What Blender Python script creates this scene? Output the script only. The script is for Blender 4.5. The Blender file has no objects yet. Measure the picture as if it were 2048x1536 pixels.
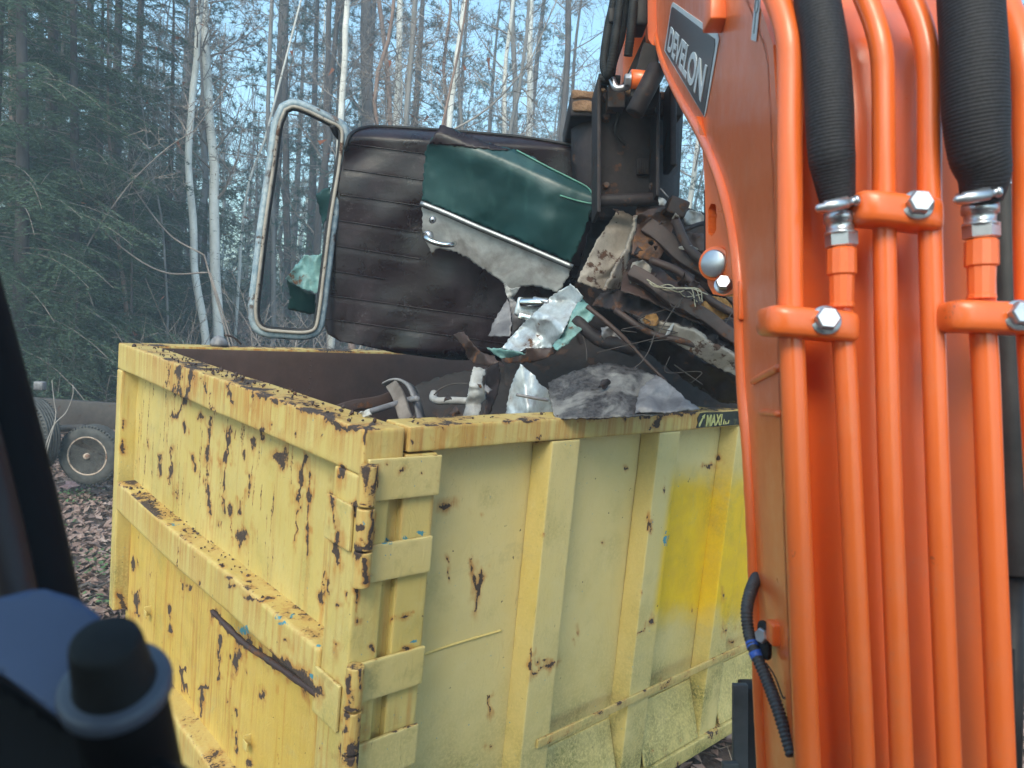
import bpy, bmesh, math, random
import numpy as np
from mathutils import Vector, Matrix
from mathutils.geometry import delaunay_2d_cdt

random.seed(7)
rng = np.random.default_rng(11)
SC = bpy.context.scene
COL = SC.collection

# ------------------------------------------------------------------ camera, world, sun, exposure
FPX = 1488.7
PITCH, ROLL, YAW_BIN = .108587, .0936998, .752831
HC = 2.25
_cp, _sp, _cr, _sr = math.cos(PITCH), math.sin(PITCH), math.cos(ROLL), math.sin(ROLL)
FW = np.array([0, _cp, -_sp]); _rt = np.array([1., 0, 0]); _up = np.array([0, _sp, _cp])
RT = _cr * _rt + _sr * _up
UP = -_sr * _rt + _cr * _up
CAM = np.array([0, 0, HC])
cd = bpy.data.cameras.new('camera'); cam = bpy.data.objects.new('camera', cd); COL.objects.link(cam)
cam.matrix_world = Matrix([[RT[i], UP[i], -FW[i], CAM[i]] for i in range(3)] + [[0, 0, 0, 1]])
cd.sensor_width = 36; cd.lens = FPX / 2048 * 36
cd.clip_start = .02; cd.clip_end = 600
cd.dof.use_dof = True; cd.dof.focus_distance = 3.3; cd.dof.aperture_fstop = 7.4
SC.camera = cam

SUN_EL, SUN_AZ = 42, 196                     # azimuth measured clockwise from +Y (forward)
w = bpy.data.worlds.new('World'); SC.world = w; w.use_nodes = True
nt = w.node_tree; nt.nodes.clear()
sky = nt.nodes.new('ShaderNodeTexSky'); sky.sky_type = 'NISHITA'; sky.sun_disc = False
sky.sun_elevation = math.radians(SUN_EL); sky.sun_rotation = math.radians(SUN_AZ)
sky.air_density = 1.0; sky.dust_density = 2.0; sky.ozone_density = 1.0
tint = nt.nodes.new('ShaderNodeMix'); tint.data_type = 'RGBA'; tint.blend_type = 'MULTIPLY'
tint.inputs[0].default_value = 1.0; tint.inputs[7].default_value = (.86, 1.09, 1.02, 1)
bg = nt.nodes.new('ShaderNodeBackground'); bg.inputs[1].default_value = .15
wo = nt.nodes.new('ShaderNodeOutputWorld')
nt.links.new(sky.outputs[0], tint.inputs[6]); nt.links.new(tint.outputs[2], bg.inputs[0]); nt.links.new(bg.outputs[0], wo.inputs[0])
sl = bpy.data.lights.new('sun', 'SUN'); sl.energy = 1.3; sl.angle = math.radians(25); sl.color = (1, .90, .74)
so = bpy.data.objects.new('sun', sl); COL.objects.link(so)
_e, _a = math.radians(SUN_EL), math.radians(SUN_AZ)
sd = Vector((math.sin(_a) * math.cos(_e), math.cos(_a) * math.cos(_e), math.sin(_e)))
so.rotation_euler = sd.to_track_quat('Z', 'Y').to_euler(); so.location = sd * 30
vs = SC.view_settings; vs.view_transform = 'Standard'; vs.look = 'None'; vs.gamma = 1; vs.use_curve_mapping = False
vs.exposure = 1.22
SC.cycles.max_bounces = 6; SC.cycles.volume_bounces = 2; SC.cycles.transparent_max_bounces = 8
SC.cycles.use_denoising = True

# ------------------------------------------------------------------ coordinates
def P(x, y, d):
    """point in the place that the photograph shows at pixel (x, y) of 2048x1536, d metres ahead"""
    return CAM + d * ((x - 1024) / FPX * RT - (y - 768) / FPX * UP + FW)
def PA(a):
    a = np.asarray(a, float)
    return CAM + a[:, 2:3] * ((a[:, 0:1] - 1024) / FPX * RT - (a[:, 1:2] - 768) / FPX * UP + FW)
def proj(V):
    c = V - CAM; d = c @ FW
    return np.stack([FPX * (c @ RT) / d + 1024, -FPX * (c @ UP) / d + 768], 1)
def ground_at(x, y=None, d=None):
    p = P(x, 700, 1) - CAM
    p = p / (p @ FW) * d + CAM
    return np.array([p[0], p[1], 0.])
DX = np.array([math.cos(YAW_BIN), math.sin(YAW_BIN), 0]); DY = np.array([-DX[1], DX[0], 0]); DZ = np.array([0, 0, 1.])
OB = np.array([-.4006, 2.0680, HC - .3929])   # near top corner of the bin
def L(a):
    a = np.asarray(a, float)
    return OB + a[:, 0:1] * DX + a[:, 1:2] * DY + a[:, 2:3] * DZ

# ------------------------------------------------------------------ numeric noise
def _h(i, j, k, s):
    n = (i * 374761393 + j * 668265263 + k * 2147483647 + s * 1274126177) & 0xffffffff
    n = ((n ^ (n >> 13)) * 1274126177) & 0xffffffff
    return ((n ^ (n >> 16)) & 0xffff) / 65535.
def vnoise(p, s=0):
    i = np.floor(p).astype(np.int64); f = p - i; f = f * f * (3 - 2 * f); r = 0
    for a in (0, 1):
        for b in (0, 1):
            for c in (0, 1):
                wgt = (f[:, 0] if a else 1 - f[:, 0]) * (f[:, 1] if b else 1 - f[:, 1]) * (f[:, 2] if c else 1 - f[:, 2])
                r = r + wgt * _h(i[:, 0] + a, i[:, 1] + b, i[:, 2] + c, s)
    return r
def fbm(p, o=4, s=0):
    r, a, t = 0, .5, 0
    for k in range(o):
        r = r + a * vnoise(p * (2.03 ** k), s + k * 17); t += a; a *= .5
    return r / t
def sstep(x, a, b):
    t = np.clip((x - a) / (b - a), 0, 1); return t * t * (3 - 2 * t)

# ------------------------------------------------------------------ objects
WL = {}
def wl(o): return WL[o.name] if o is not None else np.zeros(3)
def tag(o, label=None, cat=None, group=None, kind=None):
    if label: o['label'] = label
    if cat: o['category'] = cat
    if group: o['group'] = group
    if kind: o['kind'] = kind
    return o
def thing(name, loc, label, cat, group=None):
    o = bpy.data.objects.new(name, None); COL.objects.link(o); o.location = loc; o.empty_display_size = .1
    WL[o.name] = np.array(loc, float)
    return tag(o, label, cat, group)
def obj(name, geo, mat, parent=None, smooth=True, origin=None, attrs=None):
    V, F = geo
    V = np.asarray(V, float).reshape(-1, 3)
    c = np.array(origin, float) if origin is not None else (V.min(0) + V.max(0)) / 2
    me = bpy.data.meshes.new(name)
    if isinstance(F, np.ndarray): F = F.tolist()
    me.from_pydata((V - c).tolist(), [], F)
    if smooth: me.polygons.foreach_set('use_smooth', [True] * len(me.polygons))
    if mat: me.materials.append(mat)
    for k, v in (attrs or {}).items():
        at = me.attributes.new(k, 'FLOAT_COLOR', 'POINT')
        v4 = np.ones((len(V), 4), np.float32); v4[:, :v.shape[1]] = v
        at.data.foreach_set('color', v4.ravel())
    o = bpy.data.objects.new(name, me); COL.objects.link(o)
    WL[o.name] = c
    if parent is not None: o.parent = parent
    o.location = c - wl(parent)
    return o
def merge(*gs):
    V, F, n = [], [], 0
    for v, f in gs:
        v = np.asarray(v, float).reshape(-1, 3); V.append(v)
        F += [[i + n for i in q] for q in (f.tolist() if isinstance(f, np.ndarray) else f)]; n += len(v)
    return np.concatenate(V), F
def axes(a, b, t):
    return a, b, t
def gbox(lo, hi, res=.02, r=.004, cuts=(None, None, None), mapf=None):
    """rounded box with gridded faces"""
    C = []
    for k in range(3):
        l, h = lo[k], hi[k]; rr = min(r, (h - l) * .45)
        if cuts[k] is not None: mid = [c for c in cuts[k] if l + rr < c < h - rr]
        else:
            n = max(1, int((h - l - 2 * rr) / res)); mid = list(np.linspace(l + rr, h - rr, n + 1))[1:-1]
        C.append(np.array([l, l + .3 * rr, l + rr] + mid + [h - rr, h - .3 * rr, h]))
    V, F, n = [], [], 0
    for ax in range(3):
        u, v = (ax + 1) % 3, (ax + 2) % 3
        for side in (0, -1):
            A, B = np.meshgrid(C[u], C[v], indexing='ij')
            p = np.zeros((A.size, 3)); p[:, u] = A.ravel(); p[:, v] = B.ravel(); p[:, ax] = C[ax][side]
            na, nb = A.shape; idx = np.arange(na * nb).reshape(na, nb) + n
            q = np.stack([idx[:-1, :-1], idx[1:, :-1], idx[1:, 1:], idx[:-1, 1:]], -1).reshape(-1, 4)
            if side == 0: q = q[:, ::-1]
            V.append(p); F.append(q); n += na * nb
    V = np.concatenate(V); F = np.concatenate(F)
    key = np.round(V * 1e6).astype(np.int64)
    _, first, inv = np.unique(key, axis=0, return_index=True, return_inverse=True)
    inv = inv.ravel(); V = V[first]; F = inv[F]
    lo_, hi_ = np.array(lo, float), np.array(hi, float)
    rr = np.minimum(r, (hi_ - lo_) * .45)
    inner = np.clip(V, lo_ + rr, hi_ - rr); dl = V - inner
    nn = np.linalg.norm(dl / rr, axis=1, keepdims=True)
    V = np.where(nn > 1e-9, inner + dl / np.maximum(nn, 1e-9), V)
    if mapf: V = mapf(V)
    return V, F
def camf(V):          # camera-aligned metres (right, down, ahead) to the place
    return CAM + V[:, 0:1] * RT - V[:, 1:2] * UP + V[:, 2:3] * FW
def cbox(x0, y0, x1, y1, d0, d1, r=.004, res=.02):
    """rounded block whose near face spans the given pixels at depth d0"""
    k = d0 / FPX
    return gbox(((x0 - 1024) * k, (y0 - 768) * k, d0), ((x1 - 1024) * k, (y1 - 768) * k, d1), res, r, mapf=camf)
def lump(c, r, seed):
    bm = bmesh.new(); bmesh.ops.create_icosphere(bm, subdivisions=1, radius=r); V = np.array([v.co[:] for v in bm.verts]); F = np.array([[v.index for v in f.verts] for f in bm.faces]); bm.free()
    rg = np.random.default_rng(seed); return V * rg.uniform(.5, 1.2, (len(V), 1)) * rg.uniform(.5, 1.3, 3) + c, F
def spline(pts, n):
    pts = np.asarray(pts, float); m = len(pts)
    seg = np.linalg.norm(np.diff(pts[:, :3], axis=0), axis=1); t = np.concatenate([[0], np.cumsum(seg)])
    tt = np.linspace(0, t[-1], n); out = np.zeros((n, pts.shape[1]))
    g = np.zeros_like(pts)
    for k in range(m):
        a, b = max(0, k - 1), min(m - 1, k + 1); g[k] = (pts[b] - pts[a]) / max(t[b] - t[a], 1e-9)
    ix = np.clip(np.searchsorted(t, tt, 'right') - 1, 0, m - 2); h = (t[ix + 1] - t[ix])[:, None]; s = ((tt - t[ix])[:, None]) / np.maximum(h, 1e-9)
    return (2 * s**3 - 3 * s**2 + 1) * pts[ix] + (s**3 - 2 * s**2 + s) * h * g[ix] + (-2 * s**3 + 3 * s**2) * pts[ix + 1] + (s**3 - s**2) * h * g[ix + 1]
def tube(pts, rad, sides=10, closed=False, cap=True, squash=None):
    pts = np.asarray(pts, float); n = len(pts)
    rad = np.broadcast_to(np.asarray(rad, float), (n,))
    T = np.zeros_like(pts)
    if closed: T = np.roll(pts, -1, 0) - np.roll(pts, 1, 0)
    else:
        T[1:-1] = pts[2:] - pts[:-2]; T[0] = pts[1] - pts[0]; T[-1] = pts[-1] - pts[-2]
    T /= np.maximum(np.linalg.norm(T, axis=1, keepdims=True), 1e-12)
    a = np.array([0, 0, 1.]) if abs(T[0][2]) < .9 else np.array([1., 0, 0])
    U = np.cross(T[0], a); U /= np.linalg.norm(U)
    V = []
    ang = np.arange(sides) * 2 * math.pi / sides
    for k in range(n):
        U = U - T[k] * (U @ T[k]); U /= max(np.linalg.norm(U), 1e-9); W = np.cross(T[k], U)
        V.append(pts[k] + rad[k] * (np.cos(ang)[:, None] * U + np.sin(ang)[:, None] * W))
    V = np.concatenate(V); F = []
    for k in range(n if closed else n - 1):
        b = k * sides; c = ((k + 1) % n) * sides
        for j in range(sides):
            F.append([b + j, b + (j + 1) % sides, c + (j + 1) % sides, c + j])
    if cap and not closed:
        F.append(list(range(sides))[::-1]); F.append([(n - 1) * sides + j for j in range(sides)])
    return V, F
def cyl(a, b, r, sides=20, bev=.0, r2=None):
    a, b = np.asarray(a, float), np.asarray(b, float); r2 = r if r2 is None else r2
    if bev <= 0: return tube([a, b], [r, r2], sides)
    t = (b - a) / np.linalg.norm(b - a)
    return tube([a, a + t * bev * .3, a + t * bev, b - t * bev, b - t * bev * .3, b], [r - bev, r - bev * .3, r, r2, r2 - bev * .3, r2 - bev], sides)
def lathe(prof, c, axis, sides=32):
    """prof: (along axis, radius) pairs"""
    axis = np.asarray(axis, float); axis = axis / np.linalg.norm(axis); c = np.asarray(c, float)
    a = np.array([0, 0, 1.]) if abs(axis[2]) < .9 else np.array([1., 0, 0]); U = np.cross(axis, a); U /= np.linalg.norm(U); W = np.cross(axis, U)
    an = np.arange(sides) * 2 * math.pi / sides; ring = np.cos(an)[:, None] * U + np.sin(an)[:, None] * W
    V = np.concatenate([c + axis * h + ring * max(r, 1e-4) for h, r in prof]); F = []
    for k in range(len(prof) - 1):
        for j in range(sides): F.append([k * sides + j, k * sides + (j + 1) % sides, (k + 1) * sides + (j + 1) % sides, (k + 1) * sides + j])
    F.append(list(range(sides))[::-1]); F.append([(len(prof) - 1) * sides + j for j in range(sides)])
    return V, F
JAG = 0.
def sheet(poly, depth, step, th=.003, holes=(), smooth_iter=0):
    """sheet metal: polygon in photo pixels, depth(x, y) arrays -> metres; real thickness th"""
    poly = np.asarray(poly, float)
    out = []
    for i in range(len(poly)):
        a, b = poly[i], poly[(i + 1) % len(poly)]; m = max(1, int(np.linalg.norm(b - a) / step))
        for k in range(m): out.append(a + (b - a) * k / m)
    out = np.array(out)
    if JAG: out = out + (rng.random(out.shape) - .5) * step * JAG
    x0, y0 = out.min(0); x1, y1 = out.max(0)
    gx, gy = np.meshgrid(np.arange(x0 + step * .5, x1, step), np.arange(y0 + step * .5, y1, step)); g = np.stack([gx.ravel(), gy.ravel()], 1)
    g += (rng.random(g.shape) - .5) * step * .3
    ins = np.zeros(len(g), bool); n = len(out)
    for i in range(n):
        a, b = out[i], out[(i + 1) % n]
        c = (a[1] > g[:, 1]) != (b[1] > g[:, 1])
        with np.errstate(divide='ignore', invalid='ignore'):
            xx = (b[0] - a[0]) * (g[:, 1] - a[1]) / (b[1] - a[1]) + a[0]
        ins ^= c & (g[:, 0] < xx)
    g = g[ins]
    if len(g):
        dm = np.min(np.linalg.norm(g[:, None] - out[None], axis=2), 1) if len(g) * n < 4e7 else np.full(len(g), 9e9)
        g = g[dm > step * .45]
    for (hx, hy, hr) in holes: g = g[np.hypot(g[:, 0] - hx, g[:, 1] - hy) > hr * 1.15]
    pts = [Vector(p) for p in out] + [Vector(p) for p in g]
    edges = [(i, (i + 1) % n) for i in range(n)]
    v, e, f, *_ = delaunay_2d_cdt(pts, edges, [], 1, 1e-4)
    v = np.array([(p.x, p.y) for p in v])
    if holes:
        f = [q for q in f if not any(np.hypot(*(v[list(q)].mean(0) - (hx, hy))) < hr * .9 for hx, hy, hr in holes)]
    d = depth(v[:, 0], v[:, 1])
    W = PA(np.column_stack([v, d]))
    F = [list(q)[::-1] for q in f]
    # normals
    Fa = np.array([q[:3] for q in F]); nr = np.zeros_like(W)
    fn = np.cross(W[Fa[:, 1]] - W[Fa[:, 0]], W[Fa[:, 2]] - W[Fa[:, 0]])
    for k in range(3): np.add.at(nr, Fa[:, k], fn)
    nr /= np.maximum(np.linalg.norm(nr, axis=1, keepdims=True), 1e-12)
    if (nr * (CAM - W)).sum() < 0: nr = -nr; F = [q[::-1] for q in F]
    N = len(W); B = W - nr * th
    cnt = {}
    for q in F:
        for k in range(len(q)):
            a, b = q[k], q[(k + 1) % len(q)]; cnt[(a, b)] = 1
    rim = [[b, a, a + N, b + N] for (a, b) in cnt if (b, a) not in cnt]
    return np.concatenate([W, B]), F + [[i + N for i in q[::-1]] for q in F] + rim
def plane_d(p1, p2, p3):
    """depth function of the plane through three (x, y, d)"""
    A = np.array([[(p[0] - 1024) / FPX * p[2], (p[1] - 768) / FPX * p[2], p[2]] for p in (p1, p2, p3)])
    n = np.cross(A[1] - A[0], A[2] - A[0]); c = n @ A[0]
    return lambda x, y: c / (n[0] * (x - 1024) / FPX + n[1] * (y - 768) / FPX + n[2])
def crumple(base, amp, scale, seed=0, ridge=True):
    rg = np.random.default_rng(seed + 900); cs = [(rg.uniform(0, math.pi), rg.uniform(.6, 2.0), rg.uniform(0, 9)) for _ in range(4)]
    def f(x, y):
        p = np.column_stack([x / scale, y / scale, np.full(len(x), seed * 3.7)])
        w1 = fbm(p * .7, 2, seed) - .5; w2 = fbm(p * 2.2, 3, seed + 3) - .5; n = 0
        for k, (a, q, ph) in enumerate(cs):
            t = (p[:, 0] * math.cos(a) + p[:, 1] * math.sin(a) + w1 * 1.1) * q * .42 + ph
            n = n + np.abs((t % 1) * 2 - 1) / q * (1 if k < 2 else .5)
        return base(x, y) + (n - 1.2) * amp * .42 + w2 * amp * .2
    return f

# ------------------------------------------------------------------ materials
class M:
    def __init__(s, name):
        s.m = bpy.data.materials.new(name); s.m.use_nodes = True; s.t = s.m.node_tree
        s.b = s.t.nodes['Principled BSDF']; s.tc = s.n('ShaderNodeTexCoord')
    def n(s, k, **kw):
        o = s.t.nodes.new(k)
        for a, b in kw.items(): setattr(o, a, b)
        return o
    def l(s, a, b): s.t.links.new(a, b)
    def vec(s, sc=(1, 1, 1), src='Object'):
        if src == 'World': o = s.n('ShaderNodeNewGeometry').outputs['Position']
        else: o = s.tc.outputs[src]
        mp = s.n('ShaderNodeMapping'); mp.inputs['Scale'].default_value = sc; s.l(o, mp.inputs[0]); return mp.outputs[0]
    def noise(s, scale, det=6, rough=.6, sc=(1, 1, 1), src='Object', dist=0):
        o = s.n('ShaderNodeTexNoise'); o.inputs['Scale'].default_value = scale; o.inputs['Detail'].default_value = det
        o.inputs['Roughness'].default_value = rough; o.inputs['Distortion'].default_value = dist
        s.l(s.vec(sc, src), o.inputs['Vector']); return o.outputs['Fac']
    def ramp(s, f, stops):
        o = s.n('ShaderNodeValToRGB'); e = o.color_ramp.elements
        while len(e) < len(stops): e.new(.5)
        for k, (p, c) in enumerate(stops):
            e[k].position = p; e[k].color = (*c, 1) if not isinstance(c, (int, float)) else (c, c, c, 1)
        s.l(f, o.inputs[0]); return o.outputs[0]
    def mix(s, f, a, b, mode='MIX'):
        o = s.n('ShaderNodeMix'); o.data_type = 'RGBA'; o.blend_type = mode
        for v, i in ((f, 0), (a, 6), (b, 7)):
            if hasattr(v, 'links'): s.l(v, o.inputs[i])
            elif i == 0: o.inputs[0].default_value = v
            else: o.inputs[i].default_value = (*v, 1)
        return o.outputs[2]
    def math(s, op, a, b=0., c=None, clamp=False):
        o = s.n('ShaderNodeMath'); o.operation = op; o.use_clamp = clamp
        for i, v in enumerate((a, b, c)):
            if v is None: continue
            if hasattr(v, 'links'): s.l(v, o.inputs[i])
            else: o.inputs[i].default_value = v
        return o.outputs[0]
    def sm(s, f, a, b):
        o = s.n('ShaderNodeMapRange'); o.interpolation_type = 'SMOOTHSTEP'
        s.l(f, o.inputs[0]); o.inputs[1].default_value = a; o.inputs[2].default_value = b; return o.outputs[0]
    def set(s, k, v):
        i = s.b.inputs[k]
        if hasattr(v, 'links'): s.l(v, i)
        elif isinstance(v, tuple): i.default_value = (*v, 1)
        else: i.default_value = v
    def bump(s, h, st=.3, dist=.01):
        o = s.n('ShaderNodeBump'); o.inputs['Strength'].default_value = st; o.inputs['Distance'].default_value = dist
        s.l(h, o.inputs['Height']); s.l(o.outputs[0], s.b.inputs['Normal'])

def simple(name, c1, c2, scale=8, rough=.7, metal=0, bump=.2, bd=.005, sc=(1, 1, 1), lo=.35, hi=.65, det=6, src='Object', coat=0, spec=None):
    m = M(name); f = m.noise(scale, det, .6, sc, src)
    m.set('Base Color', m.ramp(f, [(lo, c1), (hi, c2)])); m.set('Roughness', rough); m.set('Metallic', metal)
    if bump: m.bump(m.noise(scale * 3, 5, .6, sc, src), bump, bd)
    if coat: m.set('Coat Weight', coat); m.set('Coat Roughness', .12)
    if spec is not None: m.set('Specular IOR Level', spec)
    return m.m

def yellow_paint():
    m = M('weathered_yellow_paint')
    at = m.n('ShaderNodeAttribute'); at.attribute_name = 'wear'; sp = m.n('ShaderNodeSeparateColor'); m.l(at.outputs['Color'], sp.inputs[0])
    a2 = m.n('ShaderNodeAttribute'); a2.attribute_name = 'coat'; s2 = m.n('ShaderNodeSeparateColor'); m.l(a2.outputs['Color'], s2.inputs[0])
    big = m.noise(1.7, 5, .6, src='World'); fine = m.noise(85, 8, .72, src='World'); mid = m.noise(14, 6, .65, src='World')
    streak = m.noise(62, 5, .7, (1, 1, .05), 'World')
    base = m.ramp(big, [(.3, (.52, .376, .10)), (.55, (.57, .432, .155)), (.75, (.535, .384, .09))])
    base = m.mix(m.math('MULTIPLY', m.sm(m.noise(20, 6, .7, (1, 1, .09), 'World'), .5, .75), .28), base, (.44, .36, .165))
    base = m.mix(m.math('MULTIPLY', m.sm(mid, .55, .8), .25), base, (.58, .53, .31))
    base = m.mix(m.math('MULTIPLY', s2.outputs[0], m.math('ADD', .75, m.math('MULTIPLY', mid, .5)), clamp=True), base, m.ramp(mid, [(.3, (.64, .38, .005)), (.7, (.72, .46, .012))]))
    base = m.mix(m.math('MULTIPLY', m.math('MULTIPLY', s2.outputs[2], m.math('SUBTRACT', 1., s2.outputs[0])), m.math('ADD', .55, m.math('MULTIPLY', mid, .5)), clamp=True), base, m.ramp(big, [(.3, (.575, .452, .205)), (.7, (.63, .512, .26))]))
    # rust streaks soaked into the paint
    sf = m.math('MULTIPLY', sp.outputs[1], m.math('ADD', m.math('MULTIPLY', m.sm(streak, .3, .65), .85), .25), clamp=True)
    stc = m.ramp(mid, [(.35, (.36, .115, .016)), (.7, (.48, .20, .032))])
    base = m.mix(sf, base, stc)
    gf = m.math('MULTIPLY', sp.outputs[2], m.math('ADD', m.sm(fine, .32, .62), .1), clamp=True)
    base = m.mix(gf, base, m.ramp(mid, [(.3, (.085, .085, .025)), (.7, (.20, .19, .05))]))
    scr = m.math('ABSOLUTE', m.math('SUBTRACT', m.noise(7, 2, .4, (3, 3, .7), 'World', 2.), .5))
    base = m.mix(m.math('MULTIPLY', m.math('SUBTRACT', 1., m.sm(scr, .0008, .003)), m.math('MULTIPLY', m.sm(big, .45, .6), .55)), base, (.22, .17, .08))
    base = m.mix(m.math('MULTIPLY', m.sm(m.noise(3.2, 8, .75, src='World', dist=.6), .56, .70), .35), base, (.34, .29, .15))
    # small specks of lost paint everywhere
    speck = m.math('MULTIPLY', m.sm(m.noise(38, 3, .5, src='World'), .735, .765), .8)
    rm = m.math('ADD', sp.outputs[0], m.math('MULTIPLY', m.math('SUBTRACT', m.math('ADD', m.math('MULTIPLY', fine, .6), m.math('MULTIPLY', m.noise(30, 6, .7, src='World'), .4)), .5), 3.6))
    rm = m.sm(rm, .60, .67)
    rust = m.ramp(fine, [(.3, (.030, .021, .018)), (.55, (.060, .038, .031)), (.75, (.14, .065, .032))])
    rim = m.math('SUBTRACT', m.sm(m.math('ADD', sp.outputs[0], m.math('MULTIPLY', m.math('SUBTRACT', fine, .5), 1.1)), .30, .5), rm, clamp=True)
    base = m.mix(m.math('MULTIPLY', rim, .55), base, (.40, .19, .05))
    bl = m.sm(m.math('ADD', s2.outputs[1], m.math('MULTIPLY', m.math('SUBTRACT', m.noise(60, 5, .65, src='World'), .5), 3.2)), .62, .68)
    base = m.mix(bl, base, (.06, .23, .30))
    mask = m.math('MAXIMUM', rm, speck)
    m.set('Base Color', m.mix(mask, base, rust))
    m.set('Roughness', m.math('ADD', m.math('MULTIPLY', mask, .35), m.math('ADD', .42, m.math('MULTIPLY', mid, .2))))
    h = m.math('SUBTRACT', m.math('ADD', m.math('MULTIPLY', fine, .25), m.math('MULTIPLY', m.noise(5, 4, .5, src='World'), .6)), m.math('MULTIPLY', mask, .8))
    wr = m.noise(24, 5, .6, (1, 1, .45), 'World', 1.2)
    h = m.math('ADD', h, m.math('MULTIPLY', m.math('ABSOLUTE', m.math('SUBTRACT', wr, .5)), 1.3))
    m.bump(h, .6, .005)
    return m.m

def dirty_metal(name, paint, paint2, rust_amt=.5, rust1=(.05, .03, .025), rust2=(.15, .065, .03), scale=6, rough=.5, dirt=(.05, .04, .038), dirt_amt=.5, metal=0, chip=16):
    m = M(name); a = m.noise(scale, 8, .65, dist=.4); b = m.noise(scale * 4, 8, .7); c = m.noise(chip, 7, .7)
    base = m.ramp(b, [(.35, paint), (.65, paint2)])
    base = m.mix(m.math('MULTIPLY', m.sm(a, .62 - dirt_amt * .35, .75), .8), base, dirt)
    rf = m.sm(m.math('ADD', m.math('MULTIPLY', a, .5), m.math('MULTIPLY', c, .5)), .72 - rust_amt * .36, .75 - rust_amt * .36)
    base = m.mix(rf, base, m.ramp(b, [(.35, rust1), (.68, rust2)]))
    m.set('Base Color', base); m.set('Metallic', metal)
    m.set('Roughness', m.math('ADD', m.math('MULTIPLY', rf, .35), m.math('ADD', rough, m.math('MULTIPLY', b, .15))))
    m.bump(m.math('SUBTRACT', b, m.math('MULTIPLY', rf, .6)), .4, .004)
    return m.m

def orange_paint():
    m = M('orange_machine_paint'); f = m.noise(3, 5, .6); g = m.noise(45, 6, .7, src='World'); d = m.noise(9, 7, .7, src='World')
    base = m.ramp(f, [(.3, (.79, .132, .021)), (.7, (.84, .152, .030))])
    base = m.mix(m.math('MULTIPLY', m.sm(d, .5, .78), .32), base, (.66, .19, .07))
    base = m.mix(m.math('MULTIPLY', m.sm(g, .74, .77), .7), base, (.13, .06, .045))
    sc1 = m.noise(5, 2, .4, (14, 14, .8), 'World', 2.5); sc1 = m.math('ABSOLUTE', m.math('SUBTRACT', sc1, .5))
    base = m.mix(m.math('MULTIPLY', m.math('SUBTRACT', 1., m.sm(sc1, .001, .004)), m.math('MULTIPLY', m.sm(d, .5, .62), .45)), base, (.50, .22, .14))
    base = m.mix(m.math('MULTIPLY', m.sm(m.noise(17, 7, .8, src='World'), .66, .69), .75), base, (.30, .07, .03))
    m.set('Base Color', base); m.set('Roughness', m.ramp(d, [(.3, .26), (.75, .52)])); m.set('Coat Weight', .35); m.set('Coat Roughness', .18)
    m.bump(m.noise(60, 3, .5, src='World'), .05, .002)
    return m.m

def roof_paint():
    m = M('stained_dark_sheet'); a = m.noise(4, 8, .65, dist=.5); b = m.noise(40, 8, .72); c = m.noise(7, 6, .6, (1, 1, .4))
    base = m.ramp(a, [(.3, (.007, .003, .0045)), (.5, (.014, .0065, .009)), (.7, (.032, .018, .023))])
    base = m.mix(m.sm(m.math('ADD', m.math('MULTIPLY', b, .55), m.math('MULTIPLY', c, .45)), .56, .70), base, (.085, .066, .074))
    base = m.mix(m.sm(b, .68, .74), base, (.012, .009, .010))
    m.set('Base Color', base); m.set('Roughness', m.ramp(a, [(.35, .18), (.65, .5)])); m.set('Specular IOR Level', .32); m.bump(m.math('ADD', b, m.math('MULTIPLY', a, .7)), .45, .004)
    return m.m

def green_paint():
    m = M('faded_green_paint'); a = m.noise(2.5, 7, .6, dist=.4); b = m.noise(30, 8, .7); c = m.noise(14, 4, .5, (1, 1, .15))
    base = m.ramp(a, [(.3, (.004, .030, .033)), (.6, (.007, .045, .047)), (.8, (.016, .075, .077))])
    base = m.mix(m.math('MULTIPLY', m.sm(c, .55, .75), .25), base, (.05, .13, .12))
    base = m.mix(m.sm(b, .66, .72), base, (.03, .035, .035))
    m.set('Base Color', base); m.set('Roughness', m.ramp(a, [(.3, .32), (.75, .6)])); m.set('Coat Weight', .12); m.set('Coat Roughness', .25)
    m.bump(b, .25, .003); return m.m

def birch_bark():
    m = M('birch_bark'); f = m.noise(3, 6, .6, (1, 1, .6)); g = m.noise(9, 5, .6, (1.2, 1.2, 5.5)); h = m.noise(2.2, 6, .7, (1, 1, 1.4))
    base = m.ramp(f, [(.3, (.50, .46, .42)), (.6, (.74, .70, .66))])
    base = m.mix(m.sm(g, .62, .68), base, (.05, .042, .04)); base = m.mix(m.sm(h, .66, .70), base, (.06, .05, .045))
    m.set('Base Color', base); m.set('Roughness', .8); m.bump(g, .3, .01); return m.m
def bark(name, c1, c2):
    m = M(name); f = m.noise(6, 7, .65, (1, 1, .18)); g = m.noise(3, 6, .6, (2.2, 2.2, .35))
    m.set('Base Color', m.mix(m.math('MULTIPLY', m.sm(g, .5, .7), .5), m.ramp(f, [(.35, c1), (.65, c2)]), tuple(x * .55 for x in c1)))
    m.set('Roughness', .92); m.bump(f, .6, .02); return m.m
def leafmat(name, stops, rough=.75, trans=.25, scale=1.3):
    m = M(name); f = m.noise(scale, 6, .7, src='World')
    r = m.n('ShaderNodeObjectInfo').outputs['Random']
    c = m.ramp(f, stops); c = m.mix(m.math('MULTIPLY', r, .25), c, tuple(x * .6 for x in stops[0][1]))
    m.set('Base Color', c); m.set('Roughness', rough); m.set('Specular IOR Level', .25)
    tr = m.n('ShaderNodeBsdfTranslucent'); m.l(c, tr.inputs[0]); mx = m.n('ShaderNodeMixShader'); mx.inputs[0].default_value = trans
    m.l(m.b.outputs[0], mx.inputs[1]); m.l(tr.outputs[0], mx.inputs[2]); m.l(mx.outputs[0], m.t.nodes['Material Output'].inputs[0])
    return m.m

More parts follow.
